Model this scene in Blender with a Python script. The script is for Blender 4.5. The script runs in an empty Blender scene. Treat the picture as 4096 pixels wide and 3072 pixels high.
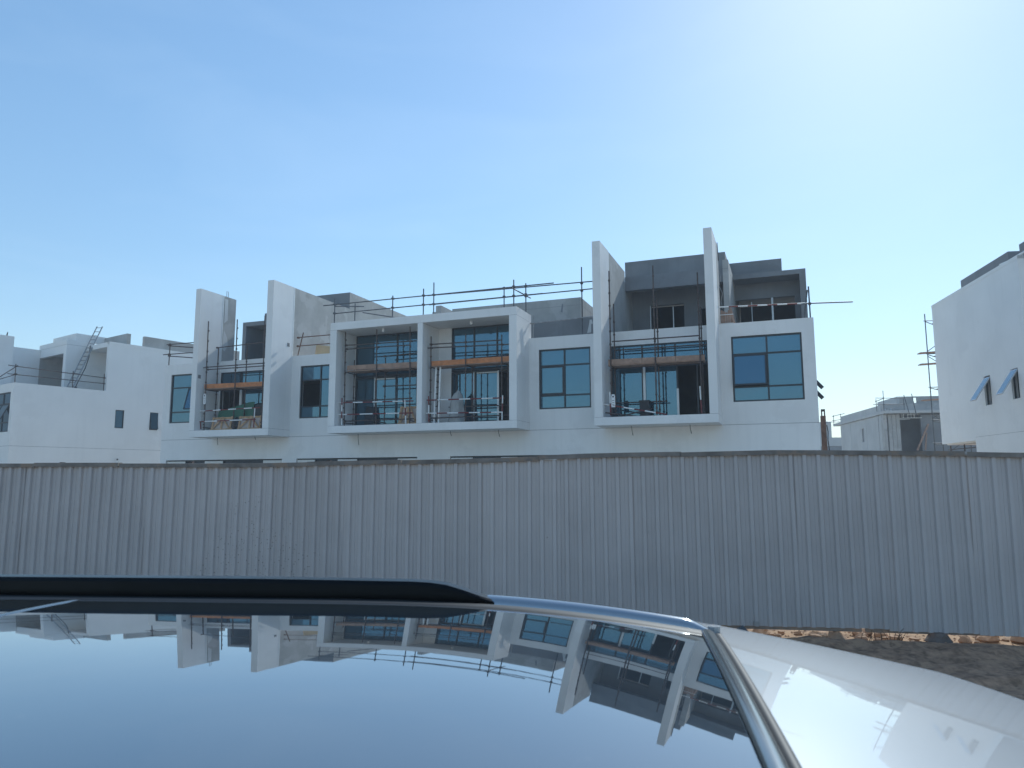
import bpy, bmesh, math, random
from mathutils import Vector, Matrix, noise as mnoise
R = math.radians
random.seed(7)
SC = bpy.context.scene
COL = SC.collection
HC = 1.9                      # camera height above the road

# ------------------------------------------------------------------ camera, sky, sun, exposure
cam_d = bpy.data.cameras.new('camera')
cam = bpy.data.objects.new('camera', cam_d)
COL.objects.link(cam)
PITCH, ROLL = .1293, -.0024
cam.matrix_world = Matrix.Translation((0, 0, HC)) @ Matrix.Rotation(R(90) + PITCH, 4, 'X') @ Matrix.Rotation(ROLL, 4, 'Z')
cam_d.sensor_width = 36
cam_d.lens = 2916.5 / 4096 * 36
cam_d.clip_start, cam_d.clip_end = .05, 3000
cam_d.dof.use_dof = True
cam_d.dof.focus_distance = 26
cam_d.dof.aperture_fstop = 8.0
SC.camera = cam

SUN_AZ, SUN_EL = R(29.0), R(36.5)
world = bpy.data.worlds.new('World')
SC.world = world
world.use_nodes = True
wn = world.node_tree
sky = wn.nodes.new('ShaderNodeTexSky')
sky.sky_type = 'NISHITA'
sky.sun_disc = False
sky.sun_elevation = SUN_EL
sky.sun_rotation = SUN_AZ
sky.altitude = 0
sky.air_density = 1.3
sky.dust_density = .26
sky.ozone_density = 2.6
bg = wn.nodes['Background']
gam = wn.nodes.new('ShaderNodeGamma')          # the phone's flat tone curve, over the whole sky alike
gam.inputs['Gamma'].default_value = .7
hsv = wn.nodes.new('ShaderNodeHueSaturation')
hsv.inputs['Saturation'].default_value = 1.15
wn.links.new(gam.outputs[0], hsv.inputs['Color'])
wn.links.new(sky.outputs[0], gam.inputs['Color'])
wtc = wn.nodes.new('ShaderNodeTexCoord')          # faint streaks of high thin cloud
wmp = wn.nodes.new('ShaderNodeMapping')
wmp.inputs['Scale'].default_value = (2.2, 2.2, 9)
wmp.inputs['Rotation'].default_value = (.2, .12, .4)
wno = wn.nodes.new('ShaderNodeTexNoise')
wno.inputs['Scale'].default_value = 1.3
wno.inputs['Detail'].default_value = 6
wno.inputs['Distortion'].default_value = .6
wra = wn.nodes.new('ShaderNodeMapRange')
wra.inputs['From Min'].default_value, wra.inputs['From Max'].default_value, wra.inputs['To Max'].default_value = .46, .8, .08
wmx = wn.nodes.new('ShaderNodeMix'); wmx.data_type = 'RGBA'
wmx.inputs[7].default_value = (4.4, 4.7, 4.9, 1)
wn.links.new(wtc.outputs['Generated'], wmp.inputs['Vector'])
wn.links.new(wmp.outputs[0], wno.inputs['Vector'])
wn.links.new(wno.outputs['Fac'], wra.inputs['Value'])
wn.links.new(wra.outputs[0], wmx.inputs[0])
wn.links.new(hsv.outputs[0], wmx.inputs[6])
wn.links.new(wmx.outputs[2], bg.inputs['Color'])
bg.inputs['Strength'].default_value = .15

sun_d = bpy.data.lights.new('sun', 'SUN')
sun_d.energy = 2.3
sun_d.angle = R(.53)
sun_d.color = (1, .93, .82)
sun = bpy.data.objects.new('sun', sun_d)
COL.objects.link(sun)
sdir = Vector((math.sin(SUN_AZ) * math.cos(SUN_EL), math.cos(SUN_AZ) * math.cos(SUN_EL), math.sin(SUN_EL)))
sun.rotation_euler = sdir.to_track_quat('Z', 'Y').to_euler()
sun.location = (30, 60, 60)

SC.view_settings.view_transform = 'Standard'
SC.view_settings.look = 'None'
SC.view_settings.gamma = 1
SC.view_settings.use_curve_mapping = False
SC.view_settings.exposure = .66
SC.view_settings.use_white_balance = True       # the photo is balanced cool
SC.view_settings.white_balance_temperature = 5600
SC.view_settings.white_balance_tint = 4
SC.render.engine = 'CYCLES'
SC.cycles.max_bounces = 8
SC.cycles.use_denoising = True

# ------------------------------------------------------------------ materials
def mat(name, col, rough=.7, metal=0., var=.12, scale=1.5, streak=0., bump=0., bscale=60., spec=.5, coat=0., ior=None, spots=None, patch=None, dust=False, rnd=0.):
    m = bpy.data.materials.new(name)
    m.use_nodes = True
    nt = m.node_tree
    N, Lk = nt.nodes, nt.links
    b = N['Principled BSDF']
    b.inputs['Roughness'].default_value = rough
    b.inputs['Metallic'].default_value = metal
    b.inputs['Specular IOR Level'].default_value = spec
    if ior: b.inputs['IOR'].default_value = ior
    if coat:
        b.inputs['Coat Weight'].default_value = coat
        b.inputs['Coat Roughness'].default_value = .02
    geo = N.new('ShaderNodeNewGeometry')
    def noise(sc, det=5, vec=None, ro=.55):
        n = N.new('ShaderNodeTexNoise')
        n.inputs['Scale'].default_value = sc
        n.inputs['Detail'].default_value = det
        n.inputs['Roughness'].default_value = ro
        Lk.new(vec or geo.outputs['Position'], n.inputs['Vector'])
        return n.outputs['Fac']
    def mix(fac, a, c):
        x = N.new('ShaderNodeMix')
        x.data_type = 'RGBA'
        for sock, v in ((x.inputs[0], fac), (x.inputs[6], a), (x.inputs[7], c)):
            if isinstance(v, (tuple, list)): sock.default_value = (*v, 1) if len(v) == 3 else v
            elif isinstance(v, float): sock.default_value = v
            else: Lk.new(v, sock)
        return x.outputs[2]
    def ramp(v, lo, hi):
        r = N.new('ShaderNodeMapRange')
        r.inputs['From Min'].default_value, r.inputs['From Max'].default_value = lo, hi
        Lk.new(v, r.inputs['Value'])
        return r.outputs[0]
    lo = tuple(c * (1 - var) for c in col)
    hi = tuple(min(1, c * (1 + var)) for c in col)
    c = mix(ramp(noise(scale), .3, .7), lo, hi)
    if streak:
        mp = N.new('ShaderNodeMapping')
        mp.inputs['Scale'].default_value = (5, 5, .25)
        Lk.new(geo.outputs['Position'], mp.inputs['Vector'])
        s = ramp(noise(1.0, 6, mp.outputs[0]), .5, .85)
        c2 = N.new('ShaderNodeMath'); c2.operation = 'MULTIPLY'; c2.inputs[1].default_value = streak
        Lk.new(s, c2.inputs[0])
        c = mix(c2.outputs[0], c, tuple(k * .55 for k in col))
    if patch:                                         # irregular lighter / darker stains
        c = mix(ramp(noise(patch[0], 7, None, .65), .54, .60), c, patch[1])
    if rnd:                                           # sheets from different batches
        oi = N.new('ShaderNodeObjectInfo')
        hv = N.new('ShaderNodeHueSaturation')
        vv = N.new('ShaderNodeMapRange')
        vv.inputs['To Min'].default_value, vv.inputs['To Max'].default_value = 1 - rnd, 1 + rnd * .4
        Lk.new(oi.outputs['Random'], vv.inputs['Value'])
        Lk.new(vv.outputs[0], hv.inputs['Value']); Lk.new(c, hv.inputs['Color'])
        c = hv.outputs[0]
    if spots:                                         # thrown mud spots: (cell scale, size, colour, mask scale)
        v = N.new('ShaderNodeTexVoronoi')
        v.inputs['Scale'].default_value = spots[0]
        Lk.new(geo.outputs['Position'], v.inputs['Vector'])
        d = ramp(v.outputs['Distance'], spots[1], spots[1] * .6)
        vd = N.new('ShaderNodeVectorMath'); vd.operation = 'DISTANCE'
        vd.inputs[1].default_value = spots[3]
        Lk.new(geo.outputs['Position'], vd.inputs[0])
        near = ramp(vd.outputs['Value'], 1.5, .2)
        wob = N.new('ShaderNodeMath'); wob.operation = 'MULTIPLY_ADD'; wob.inputs[1].default_value = .55
        Lk.new(near, wob.inputs[0]); Lk.new(noise(3.0, 3), wob.inputs[2])
        k = ramp(wob.outputs[0], .68, .76)
        mm = N.new('ShaderNodeMath'); mm.operation = 'MULTIPLY'
        Lk.new(d, mm.inputs[0]); Lk.new(k, mm.inputs[1])
        c = mix(mm.outputs[0], c, spots[2])
    if dust:                                          # dried specks on glass
        v = N.new('ShaderNodeTexVoronoi')
        v.inputs['Scale'].default_value = 26
        Lk.new(geo.outputs['Position'], v.inputs['Vector'])
        dd = N.new('ShaderNodeMath'); dd.operation = 'MULTIPLY'
        Lk.new(ramp(v.outputs['Distance'], .13, .05), dd.inputs[0]); Lk.new(ramp(noise(7, 3), .52, .7), dd.inputs[1])
        d3 = N.new('ShaderNodeMath'); d3.operation = 'MULTIPLY'; d3.inputs[1].default_value = .22
        Lk.new(dd.outputs[0], d3.inputs[0])
        c = mix(d3.outputs[0], c, (.5, .47, .42))
    Lk.new(c, b.inputs['Base Color'])
    if bump:
        bp = N.new('ShaderNodeBump')
        bp.inputs['Strength'].default_value = bump
        bp.inputs['Distance'].default_value = .01
        Lk.new(noise(bscale, 4), bp.inputs['Height'])
        Lk.new(bp.outputs[0], b.inputs['Normal'])
    return m

M = {}
M['plaster'] = mat('painted_plaster', (.81, .80, .785), .85, var=.045, scale=.45, streak=.14, patch=(.55, (.775, .765, .75)), bump=.25, bscale=90)
M['plaster2'] = mat('painted_plaster_far', (.83, .82, .80), .85, var=.04, scale=.45, streak=.10, patch=(.5, (.80, .79, .77)), bump=.2, bscale=90)
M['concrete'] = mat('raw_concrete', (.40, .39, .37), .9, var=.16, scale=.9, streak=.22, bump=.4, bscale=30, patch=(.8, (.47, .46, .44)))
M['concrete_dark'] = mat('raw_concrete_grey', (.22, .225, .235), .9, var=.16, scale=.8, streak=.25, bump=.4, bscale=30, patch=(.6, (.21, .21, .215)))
M['putty'] = mat('skim_coat', (.62, .62, .61), .9, var=.05, bump=.2)
M['precast'] = mat('precast_concrete', (.50, .50, .49), .9, var=.10, scale=.6, streak=.25, bump=.2)
M['groove'] = mat('joint_shadow_sealant', (.22, .22, .225), .9, var=.05)
M['frame'] = mat('dark_aluminium', (.022, .026, .032), .45, var=.1, spec=.5)
M['silver'] = mat('mill_aluminium', (.48, .49, .50), .4, .7, var=.08)
M['glass'] = mat('tinted_glazing', (.095, .175, .235), .02, .72, var=.04, scale=.35)
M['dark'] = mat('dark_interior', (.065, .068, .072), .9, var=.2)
M['steel'] = mat('rusty_scaffold_tube', (.085, .062, .055), .6, .25, var=.4, scale=7, bump=.2)
M['steel_blue'] = mat('grey_scaffold_tube', (.10, .105, .115), .55, .4, var=.35, scale=5, bump=.2)
M['galv'] = mat('galvanised_tube', (.34, .34, .34), .5, .5, var=.25, scale=6)
M['red'] = mat('dark_red_paint', (.16, .022, .022), .55, var=.2, scale=8)
M['white'] = mat('white_paint', (.78, .78, .76), .55, var=.1, scale=8)
M['board_new'] = mat('orange_timber_board', (.50, .20, .075), .75, var=.22, scale=6, streak=.25, bump=.2)
M['board_old'] = mat('weathered_timber_board', (.34, .225, .165), .85, var=.22, scale=5, streak=.3, bump=.2)
M['crate'] = mat('crate_timber', (.46, .30, .17), .8, var=.25, scale=9, bump=.2)
M['crate_load'] = mat('packed_tile', (.50, .43, .38), .8, var=.12, scale=6)
M['ply'] = mat('plywood', (.66, .47, .26), .75, var=.1, scale=2)
M['green'] = mat('green_board', (.05, .15, .095), .7, var=.15, scale=2)
M['black'] = mat('black_plastic', (.018, .019, .022), .5, var=.2)
M['tarp'] = mat('grey_sacking', (.36, .36, .35), .9, var=.15, scale=4, bump=.3)
M['rust'] = mat('rusty_brown_steel', (.17, .10, .07), .8, var=.35, scale=6, bump=.3)
M['sheet'] = mat('painted_hoarding_sheet', (.51, .485, .475), .5, var=.05, scale=1.6, streak=.07, rnd=.09, bump=.08, bscale=25,
                 spots=(19., .21, (.19, .17, .145), (-4.0, 11.84, .35)))
M['cap'] = mat('dusty_steel_angle', (.21, .19, .17), .7, .2, var=.3, scale=4, patch=(2.0, (.27, .21, .16)))
M['soil'] = mat('disturbed_soil', (.31, .19, .115), .95, var=.5, scale=9.0, bump=1.0, bscale=30, patch=(5.0, (.40, .25, .15)))
M['sand'] = mat('sandy_ground', (.38, .235, .125), .95, var=.3, scale=3.5, bump=1.0, bscale=18, patch=(2.6, (.22, .13, .075)))
M['pale_sand'] = mat('pale_site_sand', (.50, .42, .32), .95, var=.15, scale=.5, bump=.6, bscale=10)
M['asphalt'] = mat('asphalt', (.13, .12, .11), .9, var=.25, scale=8, bump=.5, bscale=120)
M['stone'] = mat('sandstone_rubble', (.40, .25, .15), .9, var=.25, scale=5, bump=.6, bscale=25)
M['stone_grey'] = mat('grey_rock', (.17, .13, .105), .9, var=.25, scale=5, bump=.6, bscale=25)
M['stone_pale'] = mat('pale_concrete_lump', (.55, .52, .46), .9, var=.15, scale=5, bump=.5, bscale=25)
M['twig'] = mat('dry_twig', (.12, .075, .04), .9, var=.3, scale=20)
M['paint'] = mat('white_car_paint', (.42, .42, .415), .35, var=.0, spec=.5, coat=1.0)
M['roofglass'] = mat('black_roof_glass', (.030, .041, .053), .0, var=0, ior=2.5, spec=.5, coat=1.0, bump=.012, bscale=5, dust=True)
M['moulding'] = mat('satin_moulding', (.42, .43, .44), .14, .9, var=0)
M['carglass'] = mat('dark_car_glass', (.01, .011, .012), .02, var=0, ior=1.6)
M['gloss_black'] = mat('gloss_black_trim', (.003, .003, .004), .25, var=0, spec=.18)
M['rubber'] = mat('rubber_seal', (.012, .012, .013), .6, var=.1)
M['trim'] = mat('satin_trim', (.30, .30, .29), .16, .9, var=.03)
M['tyre'] = mat('tyre_rubber', (.02, .02, .02), .85, var=.1)
M['cloth_white'] = mat('white_tag', (.8, .8, .8), .6, var=.02)
M['lamp_red'] = mat('red_lens', (.35, .01, .01), .2, var=0)
M['lamp_clear'] = mat('clear_lens', (.6, .62, .65), .1, var=0)

# ------------------------------------------------------------------ mesh helpers
class MB:
    def __init__(s): s.v, s.f, s.mi = [], [], []
    def add(s, vs, fs, mi=0):
        o = len(s.v)
        s.v += [tuple(p) for p in vs]
        s.f += [tuple(i + o for i in f) for f in fs]
        s.mi += [mi] * len(fs)
        return s
    def box(s, x0, x1, y0, y1, z0, z1, mi=0):
        vs = [(x0, y0, z0), (x1, y0, z0), (x1, y1, z0), (x0, y1, z0), (x0, y0, z1), (x1, y0, z1), (x1, y1, z1), (x0, y1, z1)]
        return s.add(vs, [(0, 3, 2, 1), (4, 5, 6, 7), (0, 1, 5, 4), (1, 2, 6, 5), (2, 3, 7, 6), (3, 0, 4, 7)], mi)
    def bar(s, p, q, w, h, mi=0, up=(0, 0, 1)):
        """box of section w x h from p to q"""
        p, q = Vector(p), Vector(q)
        t = (q - p).normalized()
        up = Vector(up)
        if abs(t.dot(up)) > .98: up = Vector((0, 1, 0))
        a = t.cross(up).normalized() * w / 2
        b = a.cross(t).normalized() * h / 2
        vs = [p - a - b, p + a - b, p + a + b, p - a + b, q - a - b, q + a - b, q + a + b, q - a + b]
        return s.add(vs, [(0, 3, 2, 1), (4, 5, 6, 7), (0, 1, 5, 4), (1, 2, 6, 5), (2, 3, 7, 6), (3, 0, 4, 7)], mi)
    def tube(s, p, q, r=.024, n=8, mi=0, r2=None):
        p, q = Vector(p), Vector(q)
        t = (q - p).normalized()
        a = t.orthogonal().normalized()
        b = t.cross(a)
        r2 = r if r2 is None else r2
        vs = []
        for c, rr in ((p, r), (q, r2)):
            for i in range(n):
                an = 2 * math.pi * i / n
                vs.append(c + (a * math.cos(an) + b * math.sin(an)) * rr)
        fs = [(i, (i + 1) % n, n + (i + 1) % n, n + i) for i in range(n)] + [tuple(range(n))[::-1], tuple(range(n, 2 * n))]
        return s.add(vs, fs, mi)
    def path(s, pts, r=.01, n=6, mi=0):
        for a, b in zip(pts[:-1], pts[1:]): s.tube(a, b, r, n, mi)
        return s
    def grid(s, rows, mi=0):
        """rows: list of equal-length point lists"""
        n = len(rows[0])
        vs = [p for r in rows for p in r]
        fs = [(j * n + i, j * n + i + 1, (j + 1) * n + i + 1, (j + 1) * n + i) for j in range(len(rows) - 1) for i in range(n - 1)]
        return s.add(vs, fs, mi)

def panel(us, zs, holes, d0, d1):
    """a wall between d0 and d1 with rectangular openings, one closed shell"""
    us = sorted(set(us) | {h[0] for h in holes} | {h[1] for h in holes})
    zs = sorted(set(zs) | {h[2] for h in holes} | {h[3] for h in holes})
    def full(i, j):
        if i < 0 or j < 0 or i >= len(us) - 1 or j >= len(zs) - 1: return False
        u, z = (us[i] + us[i + 1]) / 2, (zs[j] + zs[j + 1]) / 2
        return not any(h[0] < u < h[1] and h[2] < z < h[3] for h in holes)
    m, idx = MB(), {}
    def V(i, j, k):
        if (i, j, k) not in idx:
            idx[(i, j, k)] = len(m.v)
            m.v.append((us[i], (d0, d1)[k], zs[j]))
        return idx[(i, j, k)]
    def F(*f): m.f.append(f); m.mi.append(0)
    for i in range(len(us) - 1):
        for j in range(len(zs) - 1):
            if not full(i, j): continue
            F(V(i, j, 0), V(i + 1, j, 0), V(i + 1, j + 1, 0), V(i, j + 1, 0))
            F(V(i, j + 1, 1), V(i + 1, j + 1, 1), V(i + 1, j, 1), V(i, j, 1))
            if not full(i - 1, j): F(V(i, j, 1), V(i, j, 0), V(i, j + 1, 0), V(i, j + 1, 1))
            if not full(i + 1, j): F(V(i + 1, j, 0), V(i + 1, j, 1), V(i + 1, j + 1, 1), V(i + 1, j + 1, 0))
            if not full(i, j - 1): F(V(i, j, 1), V(i + 1, j, 1), V(i + 1, j, 0), V(i, j, 0))
            if not full(i, j + 1): F(V(i, j + 1, 0), V(i + 1, j + 1, 0), V(i + 1, j + 1, 1), V(i, j + 1, 1))
    return m

class Frame:
    """a site grid: x along a facade, y back from it, z relative to the camera's height"""
    def __init__(s, x, y, az): s.o, s.az = (x, y), R(az)

def mesh_of(name, mb, mats, off=(0, 0, 0), smooth=False):
    me = bpy.data.meshes.new(name)
    me.from_pydata([(a - off[0], b - off[1], c - off[2]) for a, b, c in mb.v], [], mb.f)
    for m in (mats if isinstance(mats, (list, tuple)) else [mats]): me.materials.append(M[m])
    if any(mb.mi): me.polygons.foreach_set('material_index', mb.mi)
    if smooth: me.polygons.foreach_set('use_smooth', [True] * len(me.polygons))
    me.update()
    return me

class Thing:
    def __init__(s, name, label, cat, fr, base, group=None):
        o = bpy.data.objects.new(name, None)
        COL.objects.link(o)
        o.empty_display_size = .2
        ca, sa = math.cos(fr.az), math.sin(fr.az)
        x, y, z = base
        o.location = (fr.o[0] + x * ca + y * sa, fr.o[1] - x * sa + y * ca, z + HC)
        o.rotation_euler = (0, 0, -fr.az)
        o['label'], o['category'] = label, cat
        if group: o['group'] = group
        s.o, s.base, s.fr = o, base, fr
    def part(s, name, mb, mats, parent=None, label=None, kind=None, smooth=False):
        ob = bpy.data.objects.new(name, mesh_of(name, mb, mats, s.base, smooth))
        COL.objects.link(ob)
        ob.parent = parent or s.o
        if label: ob['label'] = label
        if kind: ob['kind'] = kind
        return ob

def single(name, label, cat, fr, base, mb, mats, group=None, smooth=False):
    """a thing that is one mesh"""
    ob = bpy.data.objects.new(name, mesh_of(name, mb, mats, base, smooth))
    COL.objects.link(ob)
    ca, sa = math.cos(fr.az), math.sin(fr.az)
    x, y, z = base
    ob.location = (fr.o[0] + x * ca + y * sa, fr.o[1] - x * sa + y * ca, z + HC)
    ob.rotation_euler = (0, 0, -fr.az)
    ob['label'], ob['category'] = label, cat
    if group: ob['group'] = group
    return ob

A = Frame(0, 30, 20.867)            # the row of townhouses
FN = Frame(0, 11.2, 9)              # the hoarding
LB = Frame(-29.02, 42.15, 35.2)     # townhouse block on the left
RB = Frame(23.35, 39.68, 9.96)      # townhouse block on the right
FB = Frame(30.2, 58.85, 9)          # unfinished block far right
W0 = Frame(0, 0, 0)
ZG = -2.25                          # site ground level

# ------------------------------------------------------------------ ground, road
def gnoise(x, y):
    p = Vector((x * 1.1, y * 2.2, 3.3))
    r = 1 - abs(mnoise.noise(p * 1.3)) * 2
    return mnoise.fractal(p, 1.0, 2.1, 5) * .75 + (r - .6) * .45
def gz(x, y):
    """height of the ground at a point, relative to the camera"""
    f = 11.2 - .1564 * x / .9877 * 1.0                # y of the fence here
    k = y - f
    if k < -6.6: return -1.95
    t = min(1, max(0, (k + 6.6) / 2.4))
    z = -1.95 + (-.24) * t
    z += gnoise(x, y) * .11 * min(1, t * 1.5) * (1 if k < -.5 else .45)
    if k > -2.2: z += .05 * min(1, (k + 2.2) / 1.6)
    if k > -.42: z += (-2.27 - z) * min(1, (k + .42) / .5)
    if k > .5: z = z * .6 + ZG * .4 + gnoise(x * .7, y * .7) * .03
    if k > 3: z = ZG
    return z
def ground():
    xs = [-300, -150, -60, -30, -16] + [-14 + .5 * i for i in range(29)]
    xs += [.5 + .1 * i for i in range(1, 20)] + [2.5 + .045 * i for i in range(130)] + [8.5, 9, 10, 11, 12, 14, 18, 30, 60, 150, 300]
    ys = [-200, -80, -20, -6, 0, 3] + [4 + .1 * i for i in range(20)] + [6 + .045 * i for i in range(120)] + [11.5, 12, 12.5, 13.5, 14.5, 16, 20, 40, 90, 180, 400]
    mb = MB().grid([[(x, y, gz(x, y) + HC) for x in xs] for y in ys])
    mb.mi = []
    for f in mb.f:
        cx = sum(mb.v[i][0] for i in f) / 4; cy = sum(mb.v[i][1] for i in f) / 4
        k = cy - (11.2 - .1583 * cx)
        mb.mi.append(2 if k > 1.6 or k < -14 else 1 if k > -.25 else 0)
    ob = bpy.data.objects.new('ground', mesh_of('ground', mb, ['soil', 'sand', 'pale_sand'], smooth=True))
    COL.objects.link(ob)
    ob['kind'] = 'structure'
    ob2 = bpy.data.objects.new('road', mesh_of('road', MB().grid([[(x, y, HC - 1.905 - .0) for x in (-200, -20, 0, 20, 200)] for y in (-6, 0, 3.6)]), 'asphalt'))
    COL.objects.link(ob2)
    ob2.rotation_euler = (0, 0, R(-4.5))
    ob2['kind'] = 'structure'
ground()

# ------------------------------------------------------------------ the row of townhouses
T = Thing('townhouse_row', 'long white rendered row of townhouses with tall fin walls and a box framed balcony', 'building', A, (-3.6, 0, ZG))
P = T.part
FINS = [(-15.65, -15.35, .88), (-11.43, -11.09, 4.65), (3.88, 4.19, 3.05), (8.06, 8.36, .97)]
holes_up = [(-18.46, -15.98, 2.80, 5.26), (-15.3, -11.45, 2.27, 5.2), (-10.6, -8.38, 2.80, 5.26), (-7.6, -4.40, 2.27, 6.47), (-2.79, .44, 2.27, 6.47),
            (1.18, 3.36, 2.80, 5.26), (4.21, 8.05, 2.27, 5.2), (8.78, 11.24, 2.80, 5.26)]
up = panel([-18.9, 11.67, -7.95, .77], [1.97, 5.77, 6.8], holes_up + [(-18.9, -7.95, 5.77, 6.8), (.77, 11.67, 5.77, 6.8)], 0, .25)
P('facade_wall', up, 'plaster')
gh = [(-18.5, -11.46), (-10.66, -4.38), (-2.82, 3.42), (4.5, 10.9)]
low = panel([-18.9, 11.67], [ZG - .3, 1.955], [(a, b, -1.6, .95 if i < 3 else .2) for i, (a, b) in enumerate(gh)], 0, .25)
P('ground_floor_wall', low, 'plaster')
P('joint_strip', MB().box(-18.89, 11.66, .012, .2, 1.953, 1.972), 'groove')
P('side_wall', MB().box(-18.9, -18.65, .25, 13, ZG - .3, 5.77), 'plaster')
P('side_wall', MB().box(11.42, 11.67, .25, 13, ZG - .3, 5.77), 'plaster')
P('rear_wall', MB().box(-18.9, 11.67, 13, 13.25, ZG - .3, 5.77), 'plaster')
P('terrace_slab', MB().box(-18.64, 11.41, .26, 12.99, 5.0, 5.3), 'concrete')
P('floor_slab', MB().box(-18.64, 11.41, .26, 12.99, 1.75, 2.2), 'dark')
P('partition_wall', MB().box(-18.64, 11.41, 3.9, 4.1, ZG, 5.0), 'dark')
# tall fin walls
for i, (u0, u1, de) in enumerate(FINS):
    f = P('fin_wall', MB().box(u0, u1, -1.5, -.001 if i > 1 else .0, 2.275, 9.08), 'plaster')
    P('raw_wall_end', MB().box(u0 + .006, u1 - .006, .0, de, 5.3, 9.075), 'concrete', f)
    P('joint_strip', MB().box(u0 + .002, u1 - .002, -1.497, -.003, 2.266, 2.276), 'groove', f)
    # painted strip on the end of the finished plaster
    if i < 2:
        P('edge_bead', MB().box(u1 - .002, u1 + .006, -.03, .03, 5.775, 9.07), 'white', f)
f1 = [o for o in T.o.children if o.name.startswith('fin_wall')]
# skim coat patches on the first fin's raw end
P('skim_patch', MB().add([(-15.345, .08, 8.95), (-15.345, .30, 8.95), (-15.345, .33, 7.9), (-15.345, .10, 7.7), (-15.345, .12, 7.35), (-15.345, .35, 7.0), (-15.345, .42, 6.6), (-15.345, .2, 6.3), (-15.345, .05, 6.4)], [(0, 1, 2, 3), (3, 4, 8), (4, 5, 6, 7, 8)]), 'putty', f1[0])
P('rebar', MB().tube((-15.5, .35, 9.05), (-15.5, .35, 9.42), .012, 5).tube((-15.46, .42, 9.05), (-15.46, .42, 9.40), .012, 5), 'steel', f1[0])
P('vent_grille', MB().box(-15.352, -15.34, -1.41, -1.25, 4.75, 4.92).box(-15.34, -15.336, -1.40, -1.26, 4.79, 4.81).box(-15.34, -15.336, -1.40, -1.26, 4.85, 4.87), 'concrete_dark', f1[0])
P('vent_grille', MB().box(-11.092, -11.08, -.40, -.24, 6.17, 6.34).box(-11.08, -11.076, -.37, -.27, 6.2, 6.31), 'concrete_dark', f1[1])
P('loose_wire', MB().path([(8.40, .55, 8.0), (8.46, .5, 7.7), (8.38, .6, 7.4), (8.5, .62, 7.1), (8.42, .7, 6.8), (8.48, .66, 6.5)], .012), 'galv', f1[3])
P('rebar', MB().tube((8.3, .55, 9.0), (8.27, .35, 9.3), .02, 5).tube((8.37, .93, 8.5), (8.36, .75, 9.2), .015, 5), 'steel', f1[3])
# balcony slabs
for u0, u1 in ((-15.65, -11.09), (3.86, 8.36)):
    P('balcony_slab', MB().box(u0, u1, -1.5, -.001, 1.962, 2.266), 'plaster')
P('balcony_slab', MB().box(-7.95, .77, -1.5, -.001, 1.962, 2.266), 'plaster')
for u0, u1 in ((-7.95, -7.62), (-3.64, -3.40), (.45, .77)):
    p = P('pier', MB().box(u0, u1, -1.5, -.001, 2.275, 6.462), 'plaster')
    for z in (2.266, 6.462): P('joint_strip', MB().box(u0 + .002, u1 - .002, -1.497, -.003, z, z + .008), 'groove', p)
P('box_roof', MB().box(-7.95, .77, -1.5, -.001, 6.47, 6.8), 'plaster')
for u, d in ((-5.58, -1.02), (-1.42, -1.0)):
    P('ceiling_lamp', MB().tube((u, d, 6.469), (u, d, 6.33), .055, 12), 'cloth_white', smooth=False)
# loops of cable left hanging under the slabs
for u, L_ in ((-14.68, .34), (-12.48, .14), (-6.92, .5), (-2.47, .2), (-.32, .28), (5.1, .36), (7.26, .34)):
    P('loose_cable', MB().path([(u, -.7, 1.97), (u + .01, -.7, 1.97 - L_ * .5), (u + .05, -.7, 1.97 - L_), (u + .02, -.68, 1.97 - L_ * .8)], .011), 'black')

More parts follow.
